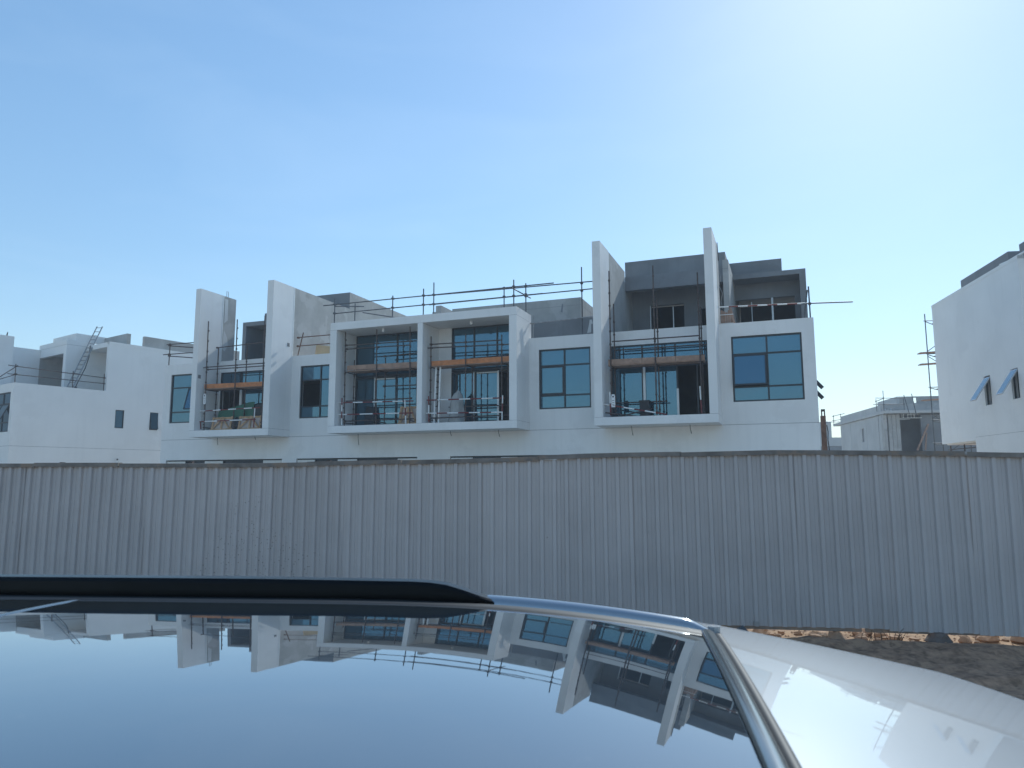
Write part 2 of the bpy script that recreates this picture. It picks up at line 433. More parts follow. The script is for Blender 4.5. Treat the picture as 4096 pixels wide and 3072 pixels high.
def window(T, u0, u1, z0, z1, d, us=(), zs=(), w=.06, skip=(), sash=None, name='window', gl='glass', fm='frame', thick=()):
    """frame with mullions as one part, each pane a sub-part; sash = (i, j, outward angle) of an opened light"""
    U = [u0] + list(us) + [u1]; Z = [z0] + list(zs) + [z1]
    m = MB()
    m.box(u0, u1, d - .04, d + .05, z0, z0 + w).box(u0, u1, d - .04, d + .05, z1 - w, z1)
    m.box(u0, u0 + w, d - .038, d + .048, z0 + w, z1 - w).box(u1 - w, u1, d - .038, d + .048, z0 + w, z1 - w)
    for u in us: m.box(u - w / 2, u + w / 2, d - .035, d + .045, z0 + w, z1 - w)
    for z in zs:
        for a, b in zip(U[:-1], U[1:]): m.box(a + w / 2, b - w / 2, d - .033, d + .043, z - w / 2, z + w / 2)
    for i, j in thick:
        a, b, c, e = U[i] + w / 2, U[i + 1] - w / 2, Z[j] + w / 2, Z[j + 1] - w / 2
        m.box(a, b, d - .05, d + .01, c, c + .07).box(a, b, d - .05, d + .01, e - .05, e).box(a, a + .06, d - .049, d + .01, c + .07, e - .05).box(b - .06, b, d - .049, d + .01, c + .07, e - .05)
    fr = T.part(name, m, fm)
    for i, (a, b) in enumerate(zip(U[:-1], U[1:])):
        for j, (c, e) in enumerate(zip(Z[:-1], Z[1:])):
            if (i, j) in skip: continue
            a1, b1, c1, e1 = a + w / 2, b - w / 2, c + w / 2, e - w / 2
            if sash and sash[:2] == (i, j):
                an = R(sash[2]); h = e1 - c1
                p = lambda t, o: (d - .05 - math.sin(an) * h * t - math.cos(an) * o, e1 - math.cos(an) * h * t + math.sin(an) * o)
                s = MB()
                def slab(ua, ub, t0, t1, o0, o1, mi):
                    q = [p(t0, o0), p(t1, o0), p(t1, o1), p(t0, o1)]
                    vs = [(ua, y, z) for y, z in q] + [(ub, y, z) for y, z in q]
                    s.add(vs, [(0, 1, 2, 3), (7, 6, 5, 4), (0, 4, 5, 1), (1, 5, 6, 2), (2, 6, 7, 3), (3, 7, 4, 0)], mi)
                slab(a1, b1, 0, .05, 0, .05, 0); slab(a1, b1, .95, 1, 0, .05, 0)
                slab(a1, a1 + .06, .05, .95, .001, .049, 0); slab(b1 - .06, b1, .05, .95, .001, .049, 0)
                slab(a1 + .06, b1 - .06, .05, .95, .015, .03, 1)
                T.part('opened_sash', s, [fm, gl], fr)
            else:
                jit = random.uniform(-.002, .002)
                y = d + .002
                T.part('pane', MB().add([(a1, y, c1), (b1, y + jit, c1), (b1, y + jit * .5, e1), (a1, y, e1), (a1, y + .012, c1), (b1, y + .012, c1), (b1, y + .012, e1), (a1, y + .012, e1)],
                       [(0, 1, 2, 3), (7, 6, 5, 4), (0, 4, 5, 1), (1, 5, 6, 2), (2, 6, 7, 3), (3, 7, 4, 0)]), gl, fr)
    return fr

DW = .09
window(T, -18.46, -15.98, 2.80, 5.26, DW, [-16.3], [3.35, 4.58])
def open_light(T, u0, u1, z0, z1, d, an, fr):
    an = R(an); h = z1 - z0
    p = lambda t, o: (d - .05 - math.sin(an) * h * t - math.cos(an) * o, z1 - math.cos(an) * h * t + math.sin(an) * o)
    s = MB()
    def slab(ua, ub, t0, t1, o0, o1, mi):
        q = [p(t0, o0), p(t1, o0), p(t1, o1), p(t0, o1)]
        s.add([(ua, y, z) for y, z in q] + [(ub, y, z) for y, z in q], [(0, 1, 2, 3), (7, 6, 5, 4), (0, 4, 5, 1), (1, 5, 6, 2), (2, 6, 7, 3), (3, 7, 4, 0)], mi)
    slab(u0, u1, 0, .04, 0, .05, 0); slab(u0, u1, .96, 1, 0, .05, 0); slab(u0, u0 + .05, .04, .96, .001, .049, 0); slab(u1 - .05, u1, .04, .96, .001, .049, 0)
    slab(u0 + .05, u1 - .05, .04, .96, .015, .03, 1)
    T.part('opened_sash', s, ['frame', 'glass'], fr)
open_light(T, -17.3, -16.34, 3.4, 4.52, DW, 15, [o for o in T.o.children if o.name.startswith('window')][-1])
window(T, -10.6, -8.38, 2.80, 5.26, DW, [-9.5], [3.35, 4.58], skip=[(0, 1)])
window(T, 1.18, 3.36, 2.80, 5.26, DW, [2.26], [3.35, 4.58], thick=[(0, 1)])
window(T, 8.78, 11.24, 2.80, 5.26, DW, [10.03], [3.35, 4.58], sash=(0, 1, 7), thick=[])
# balcony glazing: an upper strip and sliding doors below
window(T, -15.3, -11.45, 4.36, 5.2, .06, [-14.07, -12.75])
window(T, -15.3, -11.45, 2.28, 4.34, .06, [-14.75, -13.9, -12.7], skip=[(0, 0), (1, 0)], name='sliding_door')
P('door_jamb', MB().box(-14.10, -13.95, -.01, .09, 2.3, 4.3), 'silver')
window(T, -7.6, -4.40, 4.56, 6.465, .06, [-5.47], name='window')
window(T, -7.6, -4.40, 2.28, 4.54, .06, [-6.55, -5.49], w=.09, name='sliding_door')
P('door_jamb', MB().box(-6.585, -6.545, -.02, .1, 2.4, 4.5).box(-6.545, -5.53, -.015, .02, 4.40, 4.45), 'silver')
window(T, -2.79, .44, 4.56, 6.465, .06, [-1.74, -.68], name='window')
window(T, -2.79, .44, 2.28, 4.54, .06, [-2.55, -1.68, -.60], w=.08, skip=[(3, 0)], name='sliding_door')
P('door_jamb', MB().box(-.66, -.58, -.02, .1, 2.36, 4.5).box(-1.6, -.66, -.015, .02, 4.42, 4.47).box(-1.73, -1.70, -.02, .1, 2.4, 4.5), 'silver')
window(T, 4.21, 8.05, 4.36, 5.2, .06, [5.43, 6.70], name='window')
window(T, 4.21, 8.05, 2.28, 4.34, .06, [5.42, 6.75, 7.5], skip=[(2, 0), (3, 0)], name='sliding_door')
P('door_jamb', MB().box(5.45, 5.54, -.01, .09, 2.93, 4.3).box(6.72, 6.80, -.012, .1, 2.3, 3.4), 'silver')
# ground floor strip windows, only their heads clear the hoarding
for a, b, cuts in ((-18.5, -11.46, [-17.26, -16.1, -14.93, -12.6]), (-10.66, -4.38, [-9.64, -8.47, -7.39, -5.39]), (-2.82, 3.42, [-1.76, -.54, .23, 1.3, 2.33])):
    U = [a] + cuts + [b]
    w = P('window', MB().box(a, b, .1, .18, .86, .95).box(a, b, .1, .18, -1.6, -1.52), 'frame')
    for i, (x0, x1) in enumerate(zip(U[:-1], U[1:])):
        P('pane', MB().box(x0 + .05, x1 - .05, .12, .14, -1.52, .86), 'glass' if i % 2 == 0 else 'dark', w)
        if i % 2 == 0: P('shutter_panel', MB().box(x0 + .03, x1 - .03, .04, .10, .70, .885), 'silver', w)
# penthouses and roof parapets of raw concrete
def pent(u0, u1, flip):
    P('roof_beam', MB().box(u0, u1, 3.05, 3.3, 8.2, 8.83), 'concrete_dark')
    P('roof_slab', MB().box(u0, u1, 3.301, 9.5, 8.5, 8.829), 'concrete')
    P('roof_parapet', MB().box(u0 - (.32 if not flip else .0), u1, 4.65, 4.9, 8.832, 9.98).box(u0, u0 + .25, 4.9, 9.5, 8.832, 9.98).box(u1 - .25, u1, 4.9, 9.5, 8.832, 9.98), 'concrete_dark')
pent(4.19, 8.36, False)
pent(-15.35, -11.10, True)
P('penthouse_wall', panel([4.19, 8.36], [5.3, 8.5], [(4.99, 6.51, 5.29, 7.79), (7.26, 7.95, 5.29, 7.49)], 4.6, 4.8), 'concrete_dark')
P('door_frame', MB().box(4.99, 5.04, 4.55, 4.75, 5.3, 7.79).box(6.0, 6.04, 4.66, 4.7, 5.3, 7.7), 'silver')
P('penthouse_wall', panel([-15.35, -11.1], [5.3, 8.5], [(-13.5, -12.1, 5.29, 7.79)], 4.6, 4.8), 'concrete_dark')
P('party_wall', MB().box(3.886, 4.184, 3.051, 13, 5.3, 8.6), 'concrete')
P('party_wall', MB().box(8.366, 8.6, 2.9, 13, 5.3, 9.1), 'concrete')
P('joint_strip', MB().box(8.364, 8.602, 2.898, 5.3, 8.72, 8.735), 'groove')
P('party_wall', MB().box(-11.42, -11.094, 4.651, 11.5, 5.3, 9.98), 'concrete')
P('party_wall', MB().box(-15.64, -15.36, 4.651, 12.9, 5.3, 8.6), 'concrete')
# wing penthouses
P('penthouse_frame', MB().box(8.602, 11.65, 5.4, 5.65, 8.87, 9.08).box(11.39, 11.65, 5.4, 5.65, 5.3, 8.87).box(11.40, 11.65, 5.65, 12.9, 5.3, 9.08).box(8.602, 11.39, 5.65, 12.9, 8.88, 9.079), 'concrete_dark')
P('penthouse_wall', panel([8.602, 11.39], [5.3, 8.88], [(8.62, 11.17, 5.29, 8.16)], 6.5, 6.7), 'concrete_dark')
P('door_frame', MB().box(10.17, 10.25, 6.5, 6.6, 5.3, 8.16).box(9.3, 9.33, 6.56, 6.6, 5.3, 8.05), 'silver')
P('roof_parapet', MB().box(8.4, 10.69, 6.5, 6.75, 9.101, 9.95), 'concrete_dark')
P('penthouse_frame', MB().box(-18.86, -15.66, 5.4, 5.65, 8.84, 9.08).box(-18.86, -18.62, 5.4, 5.65, 5.3, 8.84).box(-18.86, -18.62, 5.65, 12.9, 5.3, 9.08).box(-18.62, -15.66, 5.65, 12.9, 8.85, 9.079), 'concrete_dark')
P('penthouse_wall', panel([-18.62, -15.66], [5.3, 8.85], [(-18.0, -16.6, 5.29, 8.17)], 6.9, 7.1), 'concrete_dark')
for b in ((-18.6, -15.6, 8.6, 8.7, 5.3, 8.5), (8.65, 11.35, 9.6, 9.7, 5.3, 8.5), (4.2, 8.3, 7.6, 7.7, 5.3, 8.4)): P('shade_backing', MB().box(*b), 'dark')  # added dark sheets standing in for the shade of the rooms behind
# set back walls between the box balcony and the third fin
P('stair_wall', MB().box(-5.0, 1.72, 4.65, 4.9, 5.3, 8.53).box(1.47, 1.72, 4.9, 7.2, 5.3, 8.53), 'concrete')
P('joint_strip', MB().box(-5.0, 1.722, 4.647, 7.18, 8.16, 8.172), 'groove')
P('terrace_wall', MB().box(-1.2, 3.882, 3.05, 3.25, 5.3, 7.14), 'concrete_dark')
P('skim_patch', MB().add([(2.43, 3.046, 6.44), (2.62, 3.046, 6.46), (2.63, 3.046, 6.84), (2.70, 3.046, 6.86), (2.66, 3.046, 7.04), (2.56, 3.046, 7.04), (2.52, 3.046, 6.8)], [(0, 1, 2, 6), (2, 3, 4, 5, 6)]), 'putty')
P('wall_stain', MB().add([(.72, 4.645, 7.9), (.80, 4.645, 8.3), (.86, 4.645, 8.25), (.82, 4.645, 7.85)], [(0, 1, 2, 3)]), 'concrete_dark')
P('stair_pier', MB().box(-5.75, -5.45, 4.3, 8.0, 5.3, 8.68).box(-6.1, -5.75, 4.6, 5.2, 5.3, 8.45), 'concrete')

# ------------------------------------------------------------------ scaffolds on the balconies
def coupler(m, p, r=.045):
    x, y, z = p
    m.box(x - r, x + r, y - r, y + r, z - r * .8, z + r * .8)
def banded(m, p, q, n, r=.026, first=1):
    """a tube painted in alternate red and white bands"""
    p, q = Vector(p), Vector(q)
    for i in range(n):
        m.tube(p + (q - p) * i / n, p + (q - p) * (i + 1) / n, r, 8, (i + first) % 2)
def scaffold(label, u, ztop, rails, deck, board, bands, tag=None, zboard=.2, d=-1.1, back=-.42, lean=0.):
    t = Thing('scaffold', label, 'scaffold', A, ((u[0] + u[-1]) / 2, (d + back) / 2, 2.268), 'access scaffolds standing on the balconies')
    for k, x in enumerate(u):
        m = MB().tube((x - lean, d, ztop[k]), (x, d, 2.27), .026)
        for i in range(int((ztop[k] - 2.4) / .5)): m.tube((x - lean * .5, d, 2.55 + .5 * i), (x - lean * .5, d, 2.61 + .5 * i), .042, 8)
        t.part('standard', m, 'steel')
        m = MB().tube((x, back, ztop[k] - 1.15), (x, back, 2.27), .026)
        for i in range(int((ztop[k] - 3.6) / .5)): m.tube((x, back, 2.55 + .5 * i), (x, back, 2.61 + .5 * i), .042, 8)
        t.part('standard', m, 'steel')
        t.part('transom', MB().tube((x + .03, d - .1, deck - .08), (x + .03, back + .1, deck - .08), .024), 'steel')
        t.part('transom', MB().tube((x + .03, d - .1, 2.42), (x + .03, back + .1, 2.42), .024), 'steel')
    for (x0, z0, x1, z1, y) in rails:
        m = MB().tube((x0, y, z0), (x1, y, z1), .025)
        for x in u:
            f = (x - x0) / (x1 - x0)
            if 0 < f < 1: coupler(m, (x, y, z0 + (z1 - z0) * f))
        t.part('ledger', m, 'steel')
    a, b = board[:2]
    t.part('ledger', MB().tube((a, back + .045, deck - .03), (b, back + .045, deck - .03), .024), 'steel')
    n = 3
    for i in range(n):
        y0 = d + .05 + (back - d - .1) * i / n
        t.part('plank', MB().box(a + .04 * i, b - .03 * i, y0, y0 + (back - d - .1) / n - .012, deck - .05, deck - .008), 'board_old')
    cuts = [a] + list(board[3:]) + [b]
    for x0, x1 in zip(cuts[:-1], cuts[1:]):
        t.part('toe_board', MB().add([(x0 + .006, d + .03, board[2][0] + (board[2][1] - board[2][0]) * (x0 - a) / (b - a)), (x1 - .006, d + .03, board[2][0] + (board[2][1] - board[2][0]) * (x1 - a) / (b - a)),
                                       (x1 - .006, d + .065, board[2][0] + (board[2][1] - board[2][0]) * (x1 - a) / (b - a)), (x0 + .006, d + .065, board[2][0] + (board[2][1] - board[2][0]) * (x0 - a) / (b - a))]
                                      + [(x0 + .006, d + .03, zboard + board[2][0] + (board[2][1] - board[2][0]) * (x0 - a) / (b - a)), (x1 - .006, d + .03, zboard + board[2][0] + (board[2][1] - board[2][0]) * (x1 - a) / (b - a)),
                                         (x1 - .006, d + .065, zboard + board[2][0] + (board[2][1] - board[2][0]) * (x1 - a) / (b - a)), (x0 + .006, d + .065, zboard + board[2][0] + (board[2][1] - board[2][0]) * (x0 - a) / (b - a))],
                                      [(0, 3, 2, 1), (4, 5, 6, 7), (0, 1, 5, 4), (1, 2, 6, 5), (2, 3, 7, 6), (3, 0, 4, 7)]), board_mat)
    for (p, q, n, f) in bands:
        m = MB(); banded(m, p, q, n, first=f)
        t.part('banded_guard_rail', m, ['red', 'white'])
    if tag:
        x, z = tag
        m = MB().box(x - .075, x + .075, d - .07, d - .06, z - .24, z + .2).box(x - .055, x + .055, d - .071, d - .06, z + .2, z + .25)
        m.tube((x, d - .0735, z + .16), (x, d - .0715, z + .16), .032, 10, 1)
        for i in range(3): m.box(x - .04, x + .04, d - .0715, d - .07, z - .16 + i * .08, z - .135 + i * .08, 2)
        t.part('inspection_tag', m, ['cloth_white', 'black', 'galv'])
    return t
board_mat = 'board_new'
scaffold('rust coloured scaffold with orange toe board between the two left fin walls', [-15.13, -13.40, -11.80], [7.55, 7.5, 7.55],
         [(-15.2, 5.31, -11.6, 5.31, -1.1), (-15.2, 5.2, -11.6, 5.19, -1.06), (-15.2, 6.35, -11.6, 6.45, -.5)], 4.3, (-15.28, -11.62, (4.30, 4.26)),
         [((-15.95, -1.15, 3.2), (-11.88, -1.15, 3.26), 9, 0), ((-15.77, -1.16, 2.71), (-12.1, -1.16, 2.72), 5, 0), ((-15.42, -1.12, 3.35), (-15.3, -1.12, 2.36), 3, 0), ((-12.18, -1.14, 3.26), (-12.2, -1.14, 2.35), 2, 1)],
         tag=(-15.13, 3.78), lean=.06)
board_mat = 'board_old'
scaffold('scaffold with dull toe board in the left half of the box balcony', [-7.38, -5.79, -4.16], [6.44, 6.44, 6.44],
         [(-7.45, 5.84, -3.75, 5.80, -1.1), (-7.42, 5.68, -4.2, 5.65, -1.06), (-7.35, 3.37, -4.1, 3.37, -1.06), (-7.4, 2.5, -4.0, 2.5, -1.06), (-5.8, 4.02, -3.7, 4.0, -.5), (-5.9, 5.35, -3.7, 5.42, -.46)], 4.72, (-7.34, -3.66, (4.74, 4.71)),
         [((-7.9, -1.16, 3.31), (-3.98, -1.16, 3.24), 8, 1), ((-7.85, -1.16, 2.79), (-3.98, -1.16, 2.74), 6, 1), ((-7.46, -1.2, 3.5), (-7.44, -1.2, 2.32), 4, 0), ((-4.36, -1.19, 3.3), (-4.3, -1.19, 2.3), 3, 1)], lean=.06)
board_mat = 'board_new'
scaffold('scaffold with bright orange toe board in the right half of the box balcony', [-3.21, -1.615, -.02], [5.94, 5.93, 5.78],
         [(-3.25, 5.6, -.02, 5.56, -1.1), (-3.38, 5.46, .4, 5.37, -1.06), (-3.2, 2.5, .4, 2.52, -1.06), (-3.0, 4.96, .3, 5.05, -.46), (-2.7, 3.0, .2, 2.98, -.4)], 4.7, (-3.2, .28, (4.69, 4.69)),
         [((-3.34, -1.16, 3.245), (.11, -1.16, 3.2), 7, 0), ((-3.36, -1.16, 2.70), (.04, -1.16, 2.63), 7, 1), ((-3.24, -1.2, 3.4), (-3.22, -1.2, 2.32), 3, 0), ((.06, -1.2, 3.3), (.03, -1.2, 2.32), 3, 1)])
board_mat = 'board_old'
scaffold('tall scaffold with grey brown toe boards between the two right fin walls', [4.44, 6.13, 7.76], [7.96, 7.99, 7.55],
         [(4.5, 5.18, 7.75, 5.18, -1.1), (4.45, 4.95, 8.0, 4.95, -.46), (4.4, 2.9, 6.4, 2.9, -.3)], 4.3, (4.33, 7.92, (4.30, 4.27), 5.62, 6.86),
         [((4.12, -1.14, 2.80), (6.5, -1.18, 2.32), 6, 1), ((4.40, -1.19, 3.25), (4.42, -1.19, 2.35), 2, 1), ((7.72, -1.19, 3.3), (7.75, -1.19, 2.32), 2, 1)], tag=(4.52, 2.9))

# guard rails along the roof edges
def rail(label, posts, tubes, mats='steel', bandset=(), name='guard_rail', group='scaffold tube guard rails along the roof edges', fr=A, base=None):
    base = base or posts[0][0]
    t = Thing(name, label, 'guard rail', fr, base, group)
    for p, q in posts:
        m = MB().tube(p, q, .026)
        for a, b in tubes:
            a, b, pp = Vector(a), Vector(b), Vector(p)
            f = (pp - a).dot(b - a) / (b - a).length_squared
            c = a + (b - a) * f
            if 0 <= f <= 1 and (c.xy - pp.xy).length < .15: coupler(m, (pp.x, pp.y, c.z), .05)
        t.part('post', m, mats)
    for a, b in tubes: t.part('rail', MB().tube(a, b, .025), mats)
    for p, q, n, f in bandset:
        m = MB(); banded(m, p, q, n, first=f); t.part('banded_rail', m, ['red', 'white'])
    return t
rail('long double guard rail of scaffold tubes on the roof of the box balcony',
     [((-7.9, -1.3, 6.8), (-7.9, -1.3, 7.95)), ((-7.57, -.2, 6.8), (-7.57, -.2, 7.95)), ((-4.97, -1.3, 6.8), (-4.97, -1.3, 7.81)), ((-3.49, -1.3, 6.8), (-3.49, -1.3, 7.97)), ((-3.57, -.2, 6.8), (-3.57, -.2, 8.53)),
      ((.58, -1.3, 6.8), (.58, -1.3, 7.95)), ((-.27, -.2, 6.8), (-.27, -.2, 8.02)), ((.70, -.2, 6.8), (.70, -.2, 8.07)), ((3.02, .1, 5.77), (3.02, .1, 8.6))],
     [((-8.53, -1.26, 7.69), (2.25, -1.26, 7.66)), ((-7.95, -1.26, 7.28), (1.8, -1.26, 7.28)), ((-7.9, -1.3, 7.6), (-7.3, .1, 7.85)), ((-3.9, -.16, 7.98), (3.9, -.0, 7.92)), ((-3.8, -.16, 7.56), (3.9, -.0, 7.62)),
      ((.45, -1.3, 7.65), (.8, .1, 7.5)), ((-7.3, .0, 7.55), (-4.6, 2.8, 7.3)), ((2.9, 3.2, 8.0), (3.9, 3.0, 7.8)), ((2.9, 3.1, 7.6), (3.9, 3.1, 7.62))], 'steel_blue', base=(-3.6, -.8, 6.8))
rail('guard rail of rusty tubes on the parapet beside the leftmost fin wall', [((-18.81, .12, 5.77), (-18.80, .12, 6.93))],
     [((-19.0, .1, 6.87), (-15.66, .1, 6.85)), ((-18.95, .14, 6.82), (-17.3, 1.8, 6.8)), ((-19.2, .1, 6.36), (-15.66, .1, 6.34)), ((-18.9, .14, 6.28), (-17.3, 1.8, 6.26))])
rail('short guard rail with a leaning post beside the plywood sheet on the parapet', [((-10.86, .1, 5.77), (-10.58, .1, 6.88))],
     [((-10.87, .06, 6.65), (-7.96, .06, 6.65)), ((-10.9, .06, 6.24), (-7.96, .06, 6.24))], 'rust')
rail('banded guard rail with a long tube overhanging the right end of the building', [((11.575, .12, 5.77), (11.565, .12, 6.95)), ((11.32, .3, 5.5), (11.52, .14, 6.83))],
     [((11.3, .06, 6.32), (13.0, .06, 6.235))], 'steel_blue', [((8.40, .06, 6.44), (11.5, .06, 6.32), 9, 1)])
rail('thin handrail on the parapet between the box balcony and third fin wall', [((.9, .12, 5.77), (.93, .12, 6.75)), ((3.45, .5, 5.5), (3.45, .5, 6.6))],
     [((.78, .08, 6.42), (3.87, .08, 6.5)), ], 'galv')

# things left on the balconies
def crate(u0, u1, d, z0, h, label, lean=0.):
    t = Thing('wooden_crate', label, 'crate', A, ((u0 + u1) / 2, d, z0), 'timber crates left on the balconies')
    L = lambda x, z: (x + lean * (z - z0), d + .18 * (z - z0) , z)
    def slat(x0, za, x1, zb, w=.085, o=0.):
        a, b = Vector(L(x0, za)), Vector(L(x1, zb)); a.y -= o; b.y -= o
        t.part('slat', MB().bar(a, b, w, .022, up=(0, 1, .18)), 'crate')
    w = u1 - u0
    m = MB(); a, b = L(u0 + .06, z0 + .06), L(u0 + .06, z0 + h - .08)
    m.add([(u0 + .06, a[1] + .02, a[2]), (u1 - .06, a[1] + .02, a[2]), (u1 - .06, a[1] + .2, a[2]), (u0 + .06, a[1] + .2, a[2]),
           (u0 + .06, b[1] + .02, b[2]), (u1 - .06, b[1] + .02, b[2]), (u1 - .06, b[1] + .2, b[2]), (u0 + .06, b[1] + .2, b[2])],
          [(0, 3, 2, 1), (4, 5, 6, 7), (0, 1, 5, 4), (1, 2, 6, 5), (2, 3, 7, 6), (3, 0, 4, 7)])
    t.part('packed_load', m, 'crate_load')
    slat(u0 - .05, z0 + .06, u1 + .05, z0 + .06); slat(u0 - .02, z0 + h - .06, u1 + .02, z0 + h - .06)
    for f in (.06, .5, .94): slat(u0 + w * f, z0, u0 + w * f, z0 + h, .1, .024)
    slat(u0 + w * .08, z0 + .08, u0 + w * .48, z0 + h - .1, .075, .047)
    slat(u0 + w * .92, z0 + .08, u0 + w * .55, z0 + h - .1, .075, .047)
    return t
crate(-14.87, -13.66, -.95, 2.268, .66, 'closed timber crate with crossed slats at the left of the lower left balcony')
crate(-13.3, -11.95, -.95, 2.268, .66, 'broken timber crate with splayed slats beside the second fin wall')
crate(-4.92, -3.98, -.75, 2.268, .82, 'heap of brown timber crate frames beside the middle pier', lean=.05)
single('green_board', 'dark green sheet leaning on the glazing behind two timber crates', 'board', A, (-13.9, -.4, 2.268),
       MB().add([(-15.0, -.50, 2.27), (-12.9, -.50, 2.27), (-13.0, -.222, 3.66), (-13.3, -.224, 3.65), (-15.05, -.306, 3.24), (-15.0, -.48, 2.27), (-12.9, -.48, 2.27), (-13.0, -.202, 3.66), (-13.3, -.204, 3.65), (-15.05, -.286, 3.24)],
                [(0, 1, 2, 3, 4), (9, 8, 7, 6, 5), (0, 5, 6, 1), (1, 6, 7, 2), (2, 7, 8, 3), (3, 8, 9, 4), (4, 9, 5, 0)]), 'green')
single('rubbish_bag', 'black rubbish bag slumped between two timber crates', 'bag', A, (-13.45, -.8, 2.268),
       MB().grid([[(-13.45 + .2 * math.cos(a) * f, -.85 + .16 * math.sin(a) * f, z) for a in [k * math.pi / 5 for k in range(11)]] for z, f in ((2.27, .8), (2.4, 1.1), (2.6, 1.0), (2.8, .6), (2.9, .15))]), 'black', smooth=True)
single('black_sheet', 'black panel standing beside the door at the right end of left balcony', 'board', A, (-12.3, -.3, 2.268), MB().box(-12.85, -11.5, -.34, -.3, 2.27, 3.5), 'black')
single('black_sheet', 'small black board leaning by the sliding door in the box balcony', 'board', A, (-6.68, -.15, 2.268),
       MB().add([(-6.92, -.3, 2.29), (-6.45, -.3, 2.29), (-6.47, -.1, 3.17), (-6.90, -.1, 3.23), (-6.92, -.26, 2.29), (-6.45, -.26, 2.29), (-6.47, -.06, 3.17), (-6.90, -.06, 3.23)],
                [(0, 1, 2, 3), (7, 6, 5, 4), (0, 4, 5, 1), (1, 5, 6, 2), (2, 6, 7, 3), (3, 7, 4, 0)]), 'black')
single('black_box', 'black upright box standing in front of the sliding door between right fins', 'box', A, (5.55, -.35, 2.268),
       MB().box(5.38, 5.74, -.5, -.2, 2.29, 2.92).box(5.36, 5.76, -.52, -.18, 2.88, 2.95), 'black')
single('plywood_sheet', 'pale yellow plywood sheet leaning on the parapet beside the second fin wall', 'board', A, (-9.7, .3, 5.6),
       MB().add([(-10.06, .3, 5.6), (-8.5, .3, 5.6), (-8.6, .55, 6.08), (-9.1, .55, 6.17), (-10.2, .6, 6.36), (-10.06, .32, 5.6), (-8.5, .32, 5.6), (-8.6, .57, 6.08), (-9.1, .57, 6.17), (-10.2, .62, 6.36)],
                [(0, 1, 2, 3, 4), (9, 8, 7, 6, 5), (0, 5, 6, 1), (1, 6, 7, 2), (2, 7, 8, 3), (3, 8, 9, 4), (4, 9, 5, 0)]), 'ply')
def ladder(label, a, b, w, side, n, fr, mats='galv', mr='silver'):
    a, b, side = Vector(a), Vector(b), Vector(side).normalized() * w / 2
    t = Thing('ladder', label, 'ladder', fr, tuple(a), None)
    for s in (-1, 1): t.part('rail', MB().bar(a + side * s, b + side * s, .035, .07, up=tuple(side)), mats)
    for i in range(n):
        c = a + (b - a) * (i + .7) / n
        t.part('rung', MB().tube(c - side, c + side, .017, 6), mr)
    return t
ladder('pale aluminium ladder standing upright by the middle pier inside the box balcony', (-2.98, -1.0, 2.27), (-2.96, -.9, 4.66), .2, (1, 0, 0), 9, A, 'white', 'steel')
# sacking draped over a stack
def sack():
    rows = []
    for j, (z, s) in enumerate(((2.27, 1.25), (2.5, 1.15), (2.8, 1.0), (3.1, .95), (3.4, .8), (3.56, .45), (3.62, .1))):
        rows.append([(-2.22 + s * .30 * math.cos(a) * (1 + .12 * math.sin(a * 7 + j)), -.62 + s * .24 * math.sin(a) * (1 + .15 * math.sin(a * 5 + 1)), z + .06 * math.cos(a)) for a in [k * math.pi / 10 for k in range(21)]])
    m = MB().grid(rows)
    single('sacking_bundle', 'grey cloth draped over a tall bundle behind the ladder in box balcony', 'bundle', A, (-2.22, -.62, 2.268), m, 'tarp', smooth=True)
sack()
t = Thing('floodlight', 'small square floodlight fixed to the scaffold beside the leftmost fin wall', 'lamp', A, (-15.5, -1.15, 5.2))
t.part('housing', MB().box(-15.86, -15.58, -1.25, -1.1, 5.14, 5.42).box(-15.80, -15.64, -1.10, -1.02, 5.2, 5.36), 'galv')
t.part('lens', MB().box(-15.83, -15.61, -1.256, -1.25, 5.17, 5.39), 'lamp_clear')
t.part('arm', MB().tube((-15.6, -1.12, 5.28), (-15.1, -1.1, 5.31), .022), 'steel')
# formwork timber and props on the right wing terrace
t = Thing('formwork_stack', 'stack of brown formwork boards with white clips behind the rightmost fin wall', 'boards', A, (8.6, .45, 5.3))
for i in range(5): t.part('board', MB().box(8.42 + .085 * i, 8.495 + .085 * i, .4 + .01 * i, .44 + .01 * i, 5.3, 6.38 - .04 * (i % 3)), 'board_old')
t.part('clip_bar', MB().tube((8.4, .38, 6.2), (8.88, .38, 6.2), .014, 6).tube((8.4, .38, 5.86), (8.88, .38, 5.86), .014, 6), 'white')
single('timber_prop', 'grey plank leaning beside the brown formwork boards on the right terrace', 'plank', A, (8.95, .4, 5.3), MB().bar((9.0, .25, 5.3), (8.76, .6, 6.5), .1, .05), 'board_old')
# loose tubes on the floor of the right balcony
for i, (p, q, lab) in enumerate((((4.6, -.9, 2.30), (5.9, -.6, 2.62), 'dark scaffold tube lying aslant on the floor of right balcony'), ((4.25, -1.35, 2.45), (5.4, -.9, 2.30), 'short rusty tube lying at the left corner of right balcony'))):
    single('loose_tube', lab, 'tube', A, tuple((Vector(p) + Vector(q)) / 2), MB().tube(p, q, .026), 'steel')
